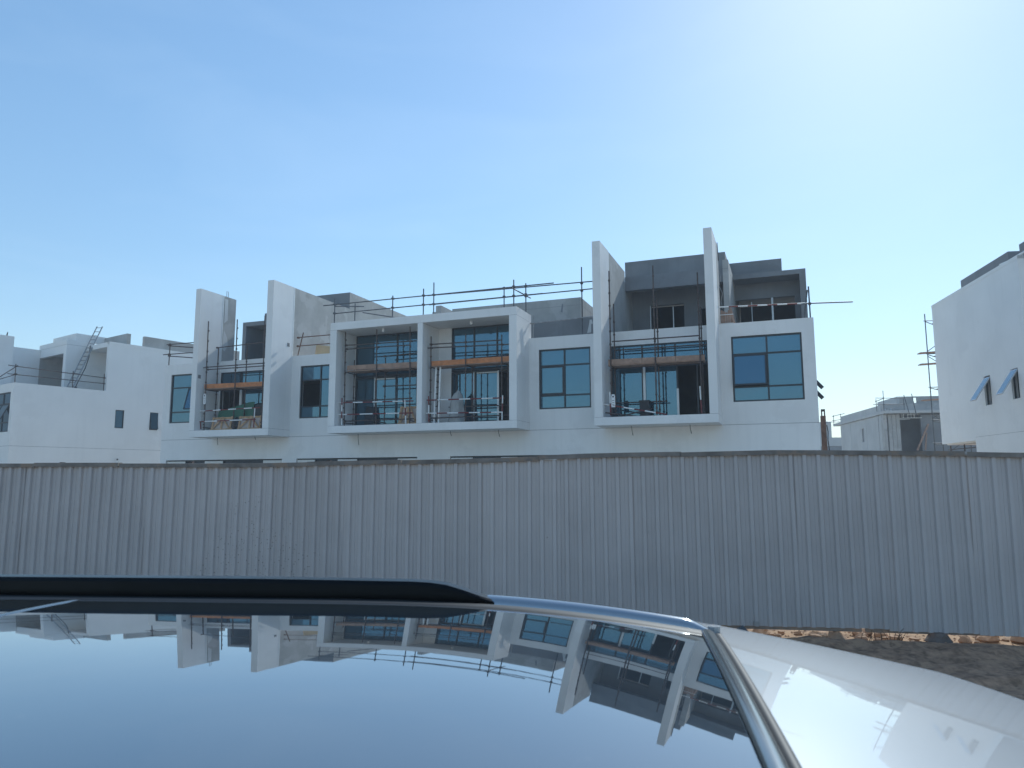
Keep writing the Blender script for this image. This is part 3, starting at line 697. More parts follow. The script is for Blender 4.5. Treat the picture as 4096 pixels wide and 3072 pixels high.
# right hand gable: beams and a rusty column
single('timber_beam', 'upper of two dark beams sticking out past the right gable', 'beam', A, (11.9, 1.0, 3.2), MB().bar((11.02, 1.2, 4.35), (11.88, 1.0, 3.3), .13, .13), 'frame', group='dark beams past the right gable')
single('timber_beam', 'lower of two dark beams sticking out past the right gable', 'beam', A, (11.9, 1.0, 2.9), MB().bar((11.02, 1.2, 3.95), (11.87, 1.0, 2.92), .13, .13), 'frame', group='dark beams past the right gable')
t = Thing('steel_column', 'rusty brown column with a bracket on top beside the right gable', 'column', A, (11.86, 1.5, ZG))
t.part('shaft', MB().box(11.77, 11.95, 1.4, 1.6, ZG, 2.3), 'rust')
t.part('bracket', MB().box(11.80, 11.84, 1.42, 1.58, 2.3, 2.53).box(11.90, 11.94, 1.42, 1.58, 2.3, 2.47).box(11.80, 11.94, 1.43, 1.57, 2.47, 2.55), 'steel')
t.part('cable', MB().path([(11.97, 1.4, 1.95), (12.0, 1.38, 1.7), (11.98, 1.38, 1.4), (12.01, 1.38, 1.0), (11.96, 1.38, .8), (11.96, 1.4, -.5)], .018), 'black')
t.part('white_pipe', MB().tube((11.89, 1.36, .6), (11.90, 1.36, ZG), .03), 'white')

# ------------------------------------------------------------------ block on the left
T = Thing('townhouse_block', 'white townhouse block on the left with roof terrace and a ladder', 'building', LB, (-4, 5, ZG))
P = T.part
P('facade_wall', panel([-14, -.25], [1.97, 5.65], [(-2.83, -.37, 2.79, 5.13)], 0, .25), 'plaster2')
P('ground_floor_wall', MB().box(-14, -.25, 0, .25, ZG - .2, 1.955), 'plaster2')
P('joint_strip', MB().box(-13.9, -.012, .012, 14.9, 1.953, 1.972), 'groove')
sw = panel([0, 15], [1.97, 5.65, 8.87], [(0, 5.2, 5.65, 8.87), (5.88, 6.45, 3.31, 4.49), (8.16, 8.74, 3.31, 4.49)], 0, .25)
sw.v = [(-y, x, z) for x, y, z in sw.v]
P('gable_wall', sw, 'plaster2')
P('ground_floor_wall', MB().box(-.25, 0, 0, 15, ZG - .2, 1.955), 'plaster2')
P('roof_capping', MB().box(-.25, .012, 5.2, 15, 8.70, 8.875), 'plaster2')
P('terrace_slab', MB().box(-13.9, -.26, .26, 14.9, 5.0, 5.3), 'concrete')
P('roof_slab', MB().box(-3, -.26, 5.2, 14.9, 8.55, 8.86), 'plaster2')
P('roof_beam', MB().box(-7.05, -3, 3.95, 4.2, 8.27, 8.83).box(-7.05, -3.26, 4.2, 11, 8.5, 8.829), 'plaster2')
P('roof_parapet', MB().box(-7.05, -3.0, 3.94, 4.2, 8.842, 9.15).box(-3.25, -3.0, 4.2, 5.6, 8.842, 9.15), 'plaster2')
P('joint_strip', MB().box(-7.04, -3.002, 3.96, 5.5, 8.829, 8.843), 'groove')
P('stair_wall', MB().box(-3.4, -3, 3.95, 4.2, 5.3, 8.27).box(-3.25, -3, 4.2, 8, 5.3, 8.828), 'plaster2')
P('roof_parapet', MB().box(-6.4, -3.05, 4.5, 4.7, 9.152, 9.66).box(-3.3, -3.05, 4.7, 8, 9.152, 9.66).box(-6.4, -3.05, 4.45, 4.7, 8.84, 9.152), 'plaster2')
P('terrace_wall', MB().box(-7.12, -6.86, .9, 3.94, 5.3, 8.83), 'plaster2')
P('terrace_wall', MB().box(-7.12, -6.86, 3.95, 9, 5.3, 8.268), 'concrete')
P('terrace_wall', MB().box(-7.12, -6.86, 4.205, 9, 8.27, 8.497), 'concrete')
P('penthouse_wall', MB().box(-7.04, -3.26, 5.6, 5.8, 5.3, 8.6), 'concrete_dark')
P('shade_backing', MB().box(-1.2, -1.1, 5.3, 12, 2.1, 5.0), 'dark')  # dark sheet added so the gable openings read as unlit
P('penthouse_wall', panel([-3, -.25], [5.3, 8.55], [(-1.0, -.3, 5.29, 7.6)], 6.9, 7.1), 'plaster2')
P('door_frame', MB().box(-1.0, -.93, 6.85, 6.95, 5.3, 7.6).box(-.65, -.6, 6.88, 6.95, 5.3, 7.55), 'frame')
P('roof_parapet', MB().box(-3.0, 0, 6.3, 6.55, 8.875, 9.58), 'concrete')
P('roof_parapet', MB().box(-.5, -.25, 7.6, 14.9, 8.88, 9.62), 'concrete')
f = P('fin_wall', MB().box(-3.85, -3.55, -1.5, 1.1, 2.27, 8.95), 'plaster2')
P('rebar', MB().tube((-3.7, .75, 8.9), (-3.66, .75, 9.2), .02, 5).tube((-3.72, .68, 8.9), (-3.66, .75, 9.2), .02, 5), 'steel', f)
P('vent_grille', MB().box(-3.55, -3.54, .35, .5, 5.85, 6.15), 'concrete_dark', f)
P('balcony_slab', MB().box(-8, -3.55, -1.5, -.001, 1.97, 2.27), 'plaster2')
wf = window(T, -2.83, -.37, 2.79, 5.13, .09, [-1.5], [3.35, 4.45])
open_light(T, -1.45, -.44, 3.4, 4.4, .09, 24, wf)
for a, b in ((5.88, 6.45), (8.16, 8.74)):
    m = MB().box(-.12, -.05, a, b, 3.31, 3.36).box(-.12, -.05, a, b, 4.44, 4.49).box(-.12, -.05, a, a + .05, 3.36, 4.44).box(-.12, -.05, b - .05, b, 3.36, 4.44)
    w = P('window', m, 'frame')
    if a < 7: P('pane', MB().box(-.10, -.09, a + .05, b - .05, 3.36, 4.44), 'glass', w)
    else: P('opened_sash', MB().add([(-.05, a + .04, 4.44), (-.05, b - .04, 4.44), (.12, b - .04, 3.37), (.12, a + .04, 3.37), (-.02, a + .04, 4.44), (-.02, b - .04, 4.44), (.15, b - .04, 3.37), (.15, a + .04, 3.37)],
           [(0, 1, 2, 3), (7, 6, 5, 4), (0, 4, 5, 1), (1, 5, 6, 2), (2, 6, 7, 3), (3, 7, 4, 0)]), 'glass', w)
P('wall_outlet', MB().box(-3.0, -2.985, 4.9, 5.0, 5.9, 6.0).box(-2.99, -2.96, 4.45, 4.75, 5.6, 6.1), 'concrete_dark')
single('vent_pipe', 'short white pipe with a black cap standing by the left block', 'pipe', LB, (.12, 6.14, ZG), MB().tube((.12, 6.14, ZG), (.12, 6.14, 1.24), .045).tube((.12, 6.14, 1.24), (.12, 6.14, 1.34), .05, 8, 1), ['white', 'black'])
rail('double guard rail along the roof terrace of the left block', [((-.12, .06, 5.65), (-.12, .04, 6.75)), ((-.12, 3.22, 5.65), (-.12, 3.2, 6.72)), ((-.12, 5.1, 5.3), (-.12, 5.08, 6.75)), ((-2.75, .12, 5.65), (-2.7, .12, 6.75))],
     [((-.12, -.35, 6.63), (-.12, 5.15, 6.49)), ((-.12, -.35, 6.13), (-.12, 5.15, 6.12)), ((-.05, .12, 6.66), (-3.5, .12, 6.0)), ((-.05, .12, 6.16), (-3.5, .12, 6.0))], 'steel', fr=LB)
ladder('long aluminium ladder leaning on the roof edge of the left block', (-1.05, 3.3, 5.3), (-3.05, 5.95, 10.35), .36, (.8, .6, 0), 16, LB, 'galv', 'steel')
single('hanging_hose', 'dark hose hanging from the roof edge beside the leaning ladder', 'hose', LB, (-.3, 3.4, 5.3), MB().path([(-2.45, 5.16, 8.85), (-2.2, 5.0, 8.0), (-1.7, 4.6, 7.2), (-1.1, 4.0, 6.3), (-.5, 3.5, 5.6), (-.3, 3.4, 5.32)], .03), 'black')

# ------------------------------------------------------------------ block on the right
T = Thing('townhouse_block', 'white townhouse block at the right edge with two propped open windows', 'building', RB, (5, -4, ZG))
P = T.part
rw = panel([-9.47, 0], [1.97, 9.48], [(-6.07, -5.42, 3.38, 4.75), (-8.64, -8.0, 3.40, 4.72)], 0, .25)
rw.v = [(y, x, z) for x, y, z in rw.v]
P('gable_wall', rw, 'plaster2')
P('roof_capping', MB().box(-.012, .25, -9.47, .0, 9.33, 9.49), 'plaster2')
P('ground_floor_wall', MB().box(0, .25, -9.47, -4.06, ZG - .2, 1.958).box(.25, 12, -4.3, -4.06, ZG - .2, 1.9), 'plaster2')
P('joint_strip', MB().box(.012, .2, -9.46, -4.07, 1.956, 1.971), 'groove')
P('overhang_slab', MB().box(.25, 12, -9.4, 0, 1.75, 2.1).box(.0, .25, -4.05, 0, 1.80, 1.968), 'plaster2')
P('rear_wall', MB().box(.25, 12, -.25, 0, 2.1, 9.4), 'plaster2')
P('front_wall', MB().box(.25, 12, -9.1, -8.85, ZG, 9.42), 'concrete_dark')  # shade on this face is put into the darker concrete colour
P('roof_slab', MB().box(.25, 12, -9.3, -.25, 9.0, 9.4), 'concrete')
P('roof_parapet', MB().box(.6, 8, -7.45, -2.4, 9.4, 10.24), 'concrete_dark')
P('roof_parapet', MB().box(.6, 8, -9.9, -8.45, 9.4, 10.24), 'concrete_dark')
P('roof_tube', MB().tube((.3, -8.3, 9.62), (.5, -9.7, 9.72), .05), 'white')
P('roof_tube', MB().tube((.05, -7.8, 9.55), (.15, -8.9, 9.5), .03), 'white')
for a, b in ((-6.07, -5.42), (-8.64, -8.0)):
    m = MB().box(.08, .14, a, b, 3.4, 3.45).box(.08, .14, a, b, 4.68, 4.73).box(.08, .14, a, a + .05, 3.45, 4.68).box(.08, .14, b - .05, b, 3.45, 4.68)
    w = P('window', m, 'frame')
    s = MB(); an = R(33); h = 1.28
    q = lambda t, o: (.05 - math.sin(an) * h * t - math.cos(an) * o, 4.66 - math.cos(an) * h * t + math.sin(an) * o)
    def slab(ya, yb, t0, t1, o0, o1, mi):
        r = [q(t0, o0), q(t1, o0), q(t1, o1), q(t0, o1)]
        s.add([(x, ya, z) for x, z in r] + [(x, yb, z) for x, z in r], [(3, 2, 1, 0), (4, 5, 6, 7), (1, 5, 4, 0), (2, 6, 5, 1), (3, 7, 6, 2), (0, 4, 7, 3)], mi)
    slab(a + .03, b - .03, 0, .05, 0, .05, 0); slab(a + .03, b - .03, .95, 1, 0, .05, 0); slab(a + .03, a + .08, .05, .95, .001, .049, 0); slab(b - .08, b - .03, .05, .95, .001, .049, 0)
    slab(a + .08, b - .08, .05, .95, .02, .053, 1)
    P('opened_sash', s, ['frame', 'pale_film'] if 'pale_film' in M else ['silver', 'glass'], w)
P('shade_backing', MB().box(1.5, 1.6, -9, -1, 2.1, 9.0), 'dark')  # dark sheet stands in for room shade behind the windows
t = Thing('scaffold_tower', 'narrow scaffold tower with plank decks behind the right block', 'scaffold', RB, (1.2, 1.2, ZG))
for x, y in ((-.02, 1.0), (2.2, 1.0), (.75, 1.9), (2.2, 1.9)): t.part('standard', MB().tube((x, y, ZG), (x, y, 9.25 if y < 1.5 and x < 1 else 8.9), .03), 'steel_blue')
for z in (8.85, 6.95, 5.05, 3.2, 1.9, 1.2):
    for y in (1.0, 1.9): t.part('ledger', MB().tube((-.1 if y < 1.5 else .65, y, z), (2.3, y, z), .024), 'steel_blue')
    t.part('transom', MB().tube((-.05, .9, z - .06), (.8, 2.0, z - .06), .024), 'steel_blue')
for i, z in enumerate((7.1, 5.2, 3.3, 1.9, .9)):
    a, b = ((0, z), (2.2, z + 1.6)) if i % 2 == 0 else ((0, z + 1.6), (2.2, z))
    t.part('brace', MB().tube((a[0], 1.0, a[1]), (b[0], 1.0, b[1]), .02), 'steel_blue')
for z in (7.05, 6.4, 4.35): t.part('plank', MB().bar((-.35, 1.4, z), (2.3, 1.3, z + .12), .5, .05), 'board_old')
t = Thing('scaffold', 'low trestle scaffold with a plank deck under the overhang of right block', 'scaffold', RB, (1.5, -2, ZG))
for x, y in ((.3, -.3), (.3, -3.6), (2.2, -.3), (2.2, -3.6), (.3, -2)): t.part('standard', MB().tube((x, y, ZG), (x, y, 1.7), .035), 'steel')
for z in (.95, 1.25, 1.5): t.part('ledger', MB().tube((.3, 0, z), (.3, -4, z), .025), 'steel')
t.part('plank', MB().box(.35, 1.4, -3.8, 1.2, 1.05, 1.1), 'board_old')
t.part('ledger', MB().tube((.2, -3.6, 1.3), (3.5, -3.6, 1.3), .03).tube((.2, -3.6, .95), (3.5, -3.6, .95), .03), 'steel')

# ------------------------------------------------------------------ unfinished block far right
T = Thing('concrete_block_house', 'unfinished grey concrete house with a flat slab seen between the white blocks', 'building', FB, (3, 6, ZG))
P = T.part
for i, (a, b) in enumerate(((13.1, 9.85), (9.8, 5.3), (5.25, 2.1), (2.05, 1.15))):
    if i == 1:
        w = panel([5.3, 9.8], [ZG, 5.15], [(6.0, 6.6, 3.15, 4.36)], 0, .2); w.v = [(y + .1, x, z) for x, y, z in w.v]
        P('wall_panel', w, 'precast')
    else: P('wall_panel', MB().box(.1 + .02 * (i == 3), .3, b, a, ZG, 5.15), 'precast')
P('wall_lining', MB().box(.32, .4, .6, 13, ZG, 5.1), 'groove')
P('corner_pier', MB().box(.02, .30, .62, 1.13, ZG, 5.15), 'concrete')
for a, b in ((.32, .66), (.68, .98), (1.0, 1.28)): P('wall_panel', MB().box(a, b, .6, .8, ZG, 5.13), 'concrete')
P('floor_slab', MB().box(-.02, 9, 0, 15.2, 5.19, 5.42), 'precast')
for a, b in ((13.0, 9.9), (9.85, 5.15), (5.1, 1.4)): P('parapet_panel', MB().box(.12, .3, b, a, 5.42, 5.98), 'precast')
pp = panel([.3, 9], [5.42, 6.05], [(.32, .55, 5.48, 5.7), (.80, 1.0, 5.52, 5.72)], 1.2, 1.35)
P('parapet_panel', pp, 'concrete')
up = panel([1.9, 9], [5.42, 6.75], [(3.0, 3.28, 6.2, 6.65)], 2.2, 2.4)
P('roof_wall', up, 'concrete')
P('roof_wall', MB().box(1.7, 1.9, 2.2, 7, 5.42, 6.75), 'precast')
P('room_wall', MB().box(1.3, 9, 3.2, 3.3, ZG, 5.18).box(2.9, 9, .7, .9, ZG, 5.1), 'concrete_dark')
P('roof_truss', MB().tube((1.3, .7, 4.82), (3.0, .7, 4.84), .025).tube((1.3, .75, 4.72), (2.1, .75, 4.74), .02).tube((1.9, .7, 5.14), (2.85, .7, 5.14), .02).tube((1.5, .7, 4.82), (1.5, .7, 5.16), .02)
  .tube((1.62, .7, 4.82), (1.62, .7, 5.16), .025).tube((1.95, .7, 4.82), (1.95, .7, 5.16), .025).tube((2.2, .7, 4.82), (2.2, .7, 5.16), .02).tube((2.42, .7, 4.82), (2.42, .7, 5.16), .03), 'white')
P('door_prop', MB().bar((2.3, .2, 2.2), (3.3, .3, 4.3), .12, .12).bar((2.9, .2, 2.2), (3.12, .3, 3.6), .1, .1), 'board_old')
rail('guard rail of scaffold tubes on the flat slab of unfinished house', [((-.02, .1, 5.4), (-.02, .1, 7.05)), ((-.42, .6, 5.4), (-.44, .6, 6.4)), ((1.5, .1, 5.4), (1.5, .1, 6.45))],
     [((-.65, .05, 6.45), (1.5, .05, 6.4)), ((-.85, .05, 5.92), (1.5, .05, 5.92)), ((-.5, .6, 6.2), (0, .0, 6.42))], 'steel_blue', fr=FB, group='scaffold tube guard rails on the unfinished house')
rail('small guard rail at the far corner of unfinished house slab', [((-.0, 15.0, 5.4), (-.0, 15.0, 6.3)), ((.3, 13.6, 5.4), (.3, 13.6, 6.3))],
     [((-.1, 15.1, 6.2), (.5, 13.0, 6.3)), ((-.1, 15.1, 5.75), (.3, 13.4, 5.75))], 'steel_blue', fr=FB, group='scaffold tube guard rails on the unfinished house')
for i, (p, q, lab) in enumerate((((1.83, .0, 5.1), (1.47, -.1, 6.65), 'leftmost of two tilted props leaning on the slab of unfinished house'), ((2.35, .0, 5.0), (2.06, -.1, 6.73), 'rightmost of two tilted props leaning on the slab of unfinished house'))):
    single('steel_prop', lab, 'prop', FB, p, MB().tube(p, q, .03), 'steel_blue')
# hazy house beyond, and a low one
T = Thing('distant_house', 'far pale green grey house in the gap beside the right gable', 'building', W0, (54, 120, ZG))
T.part('wall', MB().box(50.5, 61, 120, 130, ZG, 5.2), 'concrete_dark')
T.part('roof_slab', MB().box(50.4, 61.2, 119.8, 130, 5.2, 6.6), 'precast')
T.part('chimney', MB().box(51.5, 53.0, 121, 123, 6.6, 9.3), 'precast')
T.part('handrail', MB().tube((51, 120, 9.2), (62, 120, 9.2), .08), 'galv')
T.part('window', MB().box(58, 60, 119.9, 120.1, 1.2, 2.9), 'silver')
T.part('window', MB().box(57, 61, 119.7, 119.8, 3.8, 4.1), 'silver')

# ------------------------------------------------------------------ the hoarding
H = Thing('hoarding_fence', 'long corrugated beige metal hoarding with a dusty steel capping', 'fence', FN, (0, 0, -2.2))
PITCHR = .19
def sheet_mesh(n, z0, z1):
    prof = []
    for i in range(n):
        x = i * PITCHR
        prof += [(x, 0), (x + .048, -.001), (x + .052, .004), (x + .056, -.001), (x + .103, 0), (x + .116, -.034), (x + .122, -.037), (x + .160, -.037), (x + .166, -.034), (x + .179, 0)]
    prof += [(n * PITCHR - .004, 0), (n * PITCHR + .035, -.002)]
    m = MB()
    rows = []
    for z in (z0, z0 + .5, z0 + 1.0, z0 + 1.5, z0 + 2.0, z1): rows.append([(x, y + .004 * math.sin(z * 3 + x * 2), z) for x, y in prof])
    m.grid(rows)
    return m
def prof_at(tab, u):
    for (a, za), (b, zb) in zip(tab[:-1], tab[1:]):
        if u <= b: return za + (zb - za) * max(0, (u - a)) / (b - a)
    return tab[-1][1]
TOP = [(-16, .30), (-8.9, .25), (-4.3, .225), (-2.48, .25), (-.19, .285), (1.34, .335), (2.47, .345), (3.9, .37), (6.38, .33), (7.14, .31), (14, .30)]
NR = 6
WSH = NR * PITCHR
u = 6.39 - 19 * WSH
me_cache = mesh_of('sheet_panel', sheet_mesh(NR, -.055, 2.37), 'sheet')
k = 0
while u < 11.5:
    ob = bpy.data.objects.new('sheet_panel', me_cache)
    COL.objects.link(ob)
    ob.parent = H.o
    top = prof_at(TOP, u + WSH / 2)
    ob.location = (u, -.004 * (k % 2) + random.uniform(-.004, .004), top - 2.37 + 2.2 + random.uniform(-.008, .008))
    ob.rotation_euler = (random.uniform(-.004, .004), random.uniform(-.003, .003), random.uniform(-.006, .006))
    if abs(u - 6.39) < .01: ob.rotation_euler = (.004, .006, .02); ob.location.y += .01
    sol = ob.modifiers.new('thickness', 'SOLIDIFY'); sol.thickness = .0015
    u += WSH; k += 1
caps = [(-16, -8.2), (-8.2, -6.62), (-6.6, -3.3), (-3.3, -1.75), (-1.73, .42), (.40, 2.52), (2.5, 6.38), (6.38, 11.5)]
for i, (a, b) in enumerate(caps):
    n = max(2, int((b - a) / .6))
    us = [a + (b - a) * j / n for j in range(n + 1)]
    m = MB()
    dz = (0, .012, .0, .008, .0, .014, .004, -.004)[i]
    for x0, x1 in zip(us[:-1], us[1:]):
        z0, z1 = prof_at(TOP, x0) + dz, prof_at(TOP, x1) + dz
        pr = [(-.055, -.035), (-.055, .03), (.05, .034), (.05, -.0)]
        vs = [(x0, y, z0 + z) for y, z in pr] + [(x1, y, z1 + z) for y, z in pr]
        m.add(vs, [(0, 4, 5, 1), (1, 5, 6, 2), (2, 6, 7, 3), (3, 7, 4, 0)] + ([(0, 1, 2, 3)] if x0 == a else []) + ([(7, 6, 5, 4)] if x1 == b else []))
    H.part('cap_rail', m, 'cap')
for a, b in ((-16, -6), (-6, 1.2), (1.25, 4.9), (4.95, 11.5)):
    H.part('bottom_rail', MB().box(a, b, .035, .075, -2.11 + (a + 6) * -.001, -2.035), 'cap')
for x in [-15 + 2.4 * i for i in range(12)]:
    H.part('post', MB().box(x - .03, x + .03, .08, .14, -2.06, .30), 'steel')
H.part('clamp', MB().box(3.45, 3.52, -.04, .0, -2.06, -2.0).box(6.36, 6.39, -.06, -.04, .32, .36), 'galv')

# ------------------------------------------------------------------ stones, twigs under the hoarding
def fy(x): return 11.2 - .1583 * x
def rock(name, label, x, k, r, mats, sx=1., sz=.7, group=None, rot=0.):
    bm = bmesh.new()
    bmesh.ops.create_icosphere(bm, subdivisions=2, radius=r)
    ph = random.uniform(0, 9)
    for v in bm.verts:
        n = v.co.normalized()
        v.co *= 1 + .18 * math.sin(n.x * 4 + ph) * math.cos(n.y * 5 + ph) + .12 * math.sin(n.z * 7 + ph * 2)
        v.co.x *= sx; v.co.z *= sz
        v.co = Vector((round(v.co.x / (r * .3)) * r * .3 * .4 + v.co.x * .6, v.co.y, round(v.co.z / (r * .4)) * r * .4 * .4 + v.co.z * .6))
    me = bpy.data.meshes.new(name); bm.to_mesh(me); bm.free()
    me.materials.append(M[mats])
    o = bpy.data.objects.new(name, me); COL.objects.link(o)
    y = fy(x) + k
    o.location = (x, y, HC + gz(x, y) + r * sz * .45)
    o.rotation_euler = (0, 0, rot)
    o['label'], o['category'] = label, 'stone'
    if group: o['group'] = group
rock('concrete_lump', 'pale long concrete lump lying under the gap of the hoarding', 4.28, .16, .075, 'stone_pale', 2.0, .6, None, .3)
rock('rock', 'large grey rock in the shade at the foot of the hoarding', 5.82, .02, .15, 'stone_grey', 1.1, .75)
rock('rock', 'flat dark rock among the rubble at the right of the gap', 8.1 - .35, .0, .13, 'stone_grey', 1.7, .5)
for i in range(46):
    x = random.uniform(2.9, 7.6)
    rr = random.choice((.03, .04, .05, .06, .08, .11))
    rock('stone', 'small sunlit sandy stone lying in the gap under the hoarding' if rr < .08 else 'larger angular sandstone lump in the gap under the hoarding', x, random.uniform(.02, .6), rr, 'stone', random.uniform(1, 1.5), random.uniform(.6, .9), 'small sandy stones under the hoarding' if rr < .08 else 'sandstone lumps under the hoarding', random.uniform(0, 3))
m = MB()
for i in range(900):
    x = random.uniform(2, 9); y = fy(x) + random.uniform(-.25, .9)
    r = random.uniform(.006, .022); z = gz(x, y) + HC
    m.add([(x - r, y - r * .8, z - r * .3), (x + r, y - r, z - r * .3), (x + r * .7, y + r, z - r * .3), (x - r, y + r, z - r * .3), (x + r * .1, y, z + r)], [(0, 1, 4), (1, 2, 4), (2, 3, 4), (3, 0, 4)])
g = bpy.data.objects.new('gravel', mesh_of('gravel', m, 'stone')); COL.objects.link(g); g['kind'] = 'stuff'
t = Thing('dry_weed', 'leafless dry weed growing under the hoarding beside the grey rock', 'plant', W0, (5.0, fy(5.0) - .05, gz(5.0, fy(5.0)) ))
for i in range(16):
    x = 5.0 + random.uniform(-.3, .35); y = fy(5.0) - .05 + random.uniform(-.06, .06); z = gz(x, y)
    a = (x, y, z); b = (x + random.uniform(-.08, .08), y, z + random.uniform(.07, .16)); c = (b[0] + random.uniform(-.05, .05), y, b[2] + random.uniform(.02, .05))
    t.part('stem', MB().tube(a, b, .004, 4).tube(b, c, .003, 4), 'twig')

# ------------------------------------------------------------------ the car
CA = R(4.5)
Q0, HR = 1.06, .26
QC = 1.19                      # crown line of the roof
def slope(s):
    k = .08
    v = (s + .086 + .33) / k
    f = .23 * k * (math.log1p(math.exp(v)) if v < 40 else v)
    return f if f < .15 else .15 + .07 * (1 - math.exp(-(f - .15) / .07))
_tab = [0.]
for i in range(600): _tab.append(_tab[-1] + .01 * slope(-4 + .01 * (i + .5)))
def zs(s, q, off=0.):
    """height of the roof skin over the car's own axes"""
    t = (s + 4) / .01
    i = max(0, min(599, int(t)))
    f = t - i
    m0, m1 = slope(-4 + .01 * i) * .01, slope(-4 + .01 * (i + 1)) * .01
    d = (2 * f ** 3 - 3 * f ** 2 + 1) * _tab[i] + (f ** 3 - 2 * f ** 2 + f) * m0 + (3 * f ** 2 - 2 * f ** 3) * _tab[i + 1] + (f ** 3 - f ** 2) * m1
    z = -HR - d - .0475 * (q - QC) ** 2
    e = max(0, abs(q - Q0) - .77)
    return z - 1.6 * e * e + off
CF = Frame(0, 0, 4.5)
CAR = Thing('parked_car', 'white car with a black panoramic glass roof in front of the hoarding', 'car', CF, (-1.3, Q0, -1.9))
C = CAR.part
def strip_s(q):
    """where the rear edge of the glass runs"""
    return .214 + .089 * (q - .73)
def lin(a, b, n): return [a + (b - a) * i / n for i in range(n + 1)]
qs = lin(Q0 - .55, Q0 + .55, 32)
# glass panels
rows = [[(s * (1 - f) + (strip_s(q) - .022) * f, q, zs(s * (1 - f) + (strip_s(q) - .022) * f, q)) for q in qs] for s, f in [(-1.105, i / 40) for i in range(41)]]
C('roof_glass', MB().grid(rows), 'roofglass', smooth=True)
rows = [[(s, q, zs(s, q) + .0015 + .004 * (s + 1.12)) for q in qs] for s in lin(-1.95, -1.12, 20)]
C('roof_glass', MB().grid(rows), 'roofglass', smooth=True)
C('seam_seal', MB().grid([[(s, q, zs(s, q) + z) for q in qs] for s, z in ((-1.122, -.001), (-1.118, .002), (-1.108, .002), (-1.104, -.001))]), 'trim', smooth=True)
# rear edge moulding of the glass: a half round satin trim and a rubber seal
sec = [(-.021, -.002), (-.019, .005), (-.012, .009), (-.004, .010), (.004, .008), (.009, .004), (.010, -.002)]
ql = lin(Q0 - .58, Q0 + .58, 56)
C('edge_moulding', MB().grid([[(strip_s(q) + a - .0, q, zs(strip_s(q) + a, q) + b) for a, b in sec] for q in ql]), 'trim', smooth=True)
sec2 = [(.009, .001), (.012, .005), (.022, .005), (.028, -.004)]
C('rubber_seal', MB().grid([[(strip_s(q) + a, q, zs(strip_s(q) + a, q) + b) for a, b in sec2] for q in ql]), 'rubber', smooth=True)
C('seal_gap_shade', MB().grid([[(s, Q0 + y, zs(s, Q0 + y) + b) for y, b in ((.549, -.001), (.555, .003), (.600, .003), (.622, -.002))] for s in lin(-1.95, .30, 60)]), 'rubber', smooth=True)  # seal, widened into a black band standing in for the gap's shadow
# white rear roof, spoiler and roof sides
def skin(s): return s
SE = .90
qr = lin(Q0 - .79, Q0 + .79, 60)
def s_end(q): return SE + .07 - .12 * abs((q - Q0) / .79) ** 3
rows = []
for i in range(41):
    f = i / 40
    rows.append([((strip_s(q) + .025) * (1 - f) + s_end(q) * f, q, zs((strip_s(q) + .025) * (1 - f) + s_end(q) * f, q)) for q in qr])
last = rows[-1]
rows.append([(x + .012, y, z - .006) for x, y, z in last]); rows.append([(x + .014, y, z - .03) for x, y, z in last]); rows.append([(x - .10, y, z - .05) for x, y, z in last])
C('rear_roof', MB().grid(rows), 'paint', smooth=True)
for sg in (-1, 1):
    yy = [(.622, -.008), (.635, -.003), (.66, 0), (.71, 0), (.75, 0), (.78, 0), (.80, -.004), (.81, -.03), (.83, -.10)]
    C('roof_side', MB().grid([[(s, Q0 + sg * y, zs(s, Q0 + sg * y) + b) for y, b in yy] for s in lin(-2.0, .335, 70)]), 'paint', smooth=True)
    C('spoiler_edge', MB().grid([[(s, Q0 + sg * y, zs(s, Q0 + sg * y) + b) for y, b in ((.790, -.0002), (.797, -.001), (.802, -.006), (.802, -.04), (.77, -.06))] for s in lin(.345, .845, 60)]), 'paint', smooth=True)
# roof rails: raised bar at the front, running down into a low moulding
def rail_pts(sg):
    st = [(-2.0, .0), (-1.9, .035), (-1.7, .045), (-1.2, .046), (-.7, .046), (-.36, .045), (-.32, .044), (-.28, .040), (-.24, .030), (-.205, .020), (-.17, .010), (-.15, .002)]
    rows = []
    for s, h in st:
        c = Q0 + sg * (.62 + (.025 if s > -.2 else .0125))
        w = .026 if s < -.2 else .024
        zb = zs(s, c) - .004
        i_ = -sg
        rows.append([(s, c + i_ * w, zb), (s, c + i_ * w, zb + h * .86), (s, c + i_ * (w - .002), zb + h * .95 + .001), (s, c + i_ * (w - .006), zb + h + .003), (s, c - i_ * w * .3, zb + h + .005), (s, c - i_ * w * .8, zb + h + .001), (s, c - i_ * w, zb + h * .8), (s, c - i_ * w, zb - .01)])
    return MB().grid(rows)
for sg in (-1, 1): C('roof_rail', rail_pts(sg), 'gloss_black')
for sg in (-1, 1):
    sec3 = [(-.026, -.002), (-.024, .008), (-.014, .015), (0, .018), (.014, .015), (.024, .008), (.026, -.004)]
    C('roof_moulding', MB().grid([[(s_, Q0 + sg * .645 + y, zs(s_, Q0 + sg * .645 + y) + z * min(1, (.31 - s_) / .05) + .001) for y, z in sec3] for s_ in lin(-.19, .305, 40)]), 'moulding', smooth=True)
for sg in (-1, 1): C('rail_end_cap', MB().tube((.315, Q0 + sg * .65, zs(.31, Q0 + sg * .65) - .004), (.315, Q0 + sg * .65, zs(.31, Q0 + sg * .65) + .010), .014, 10), 'paint', smooth=False)
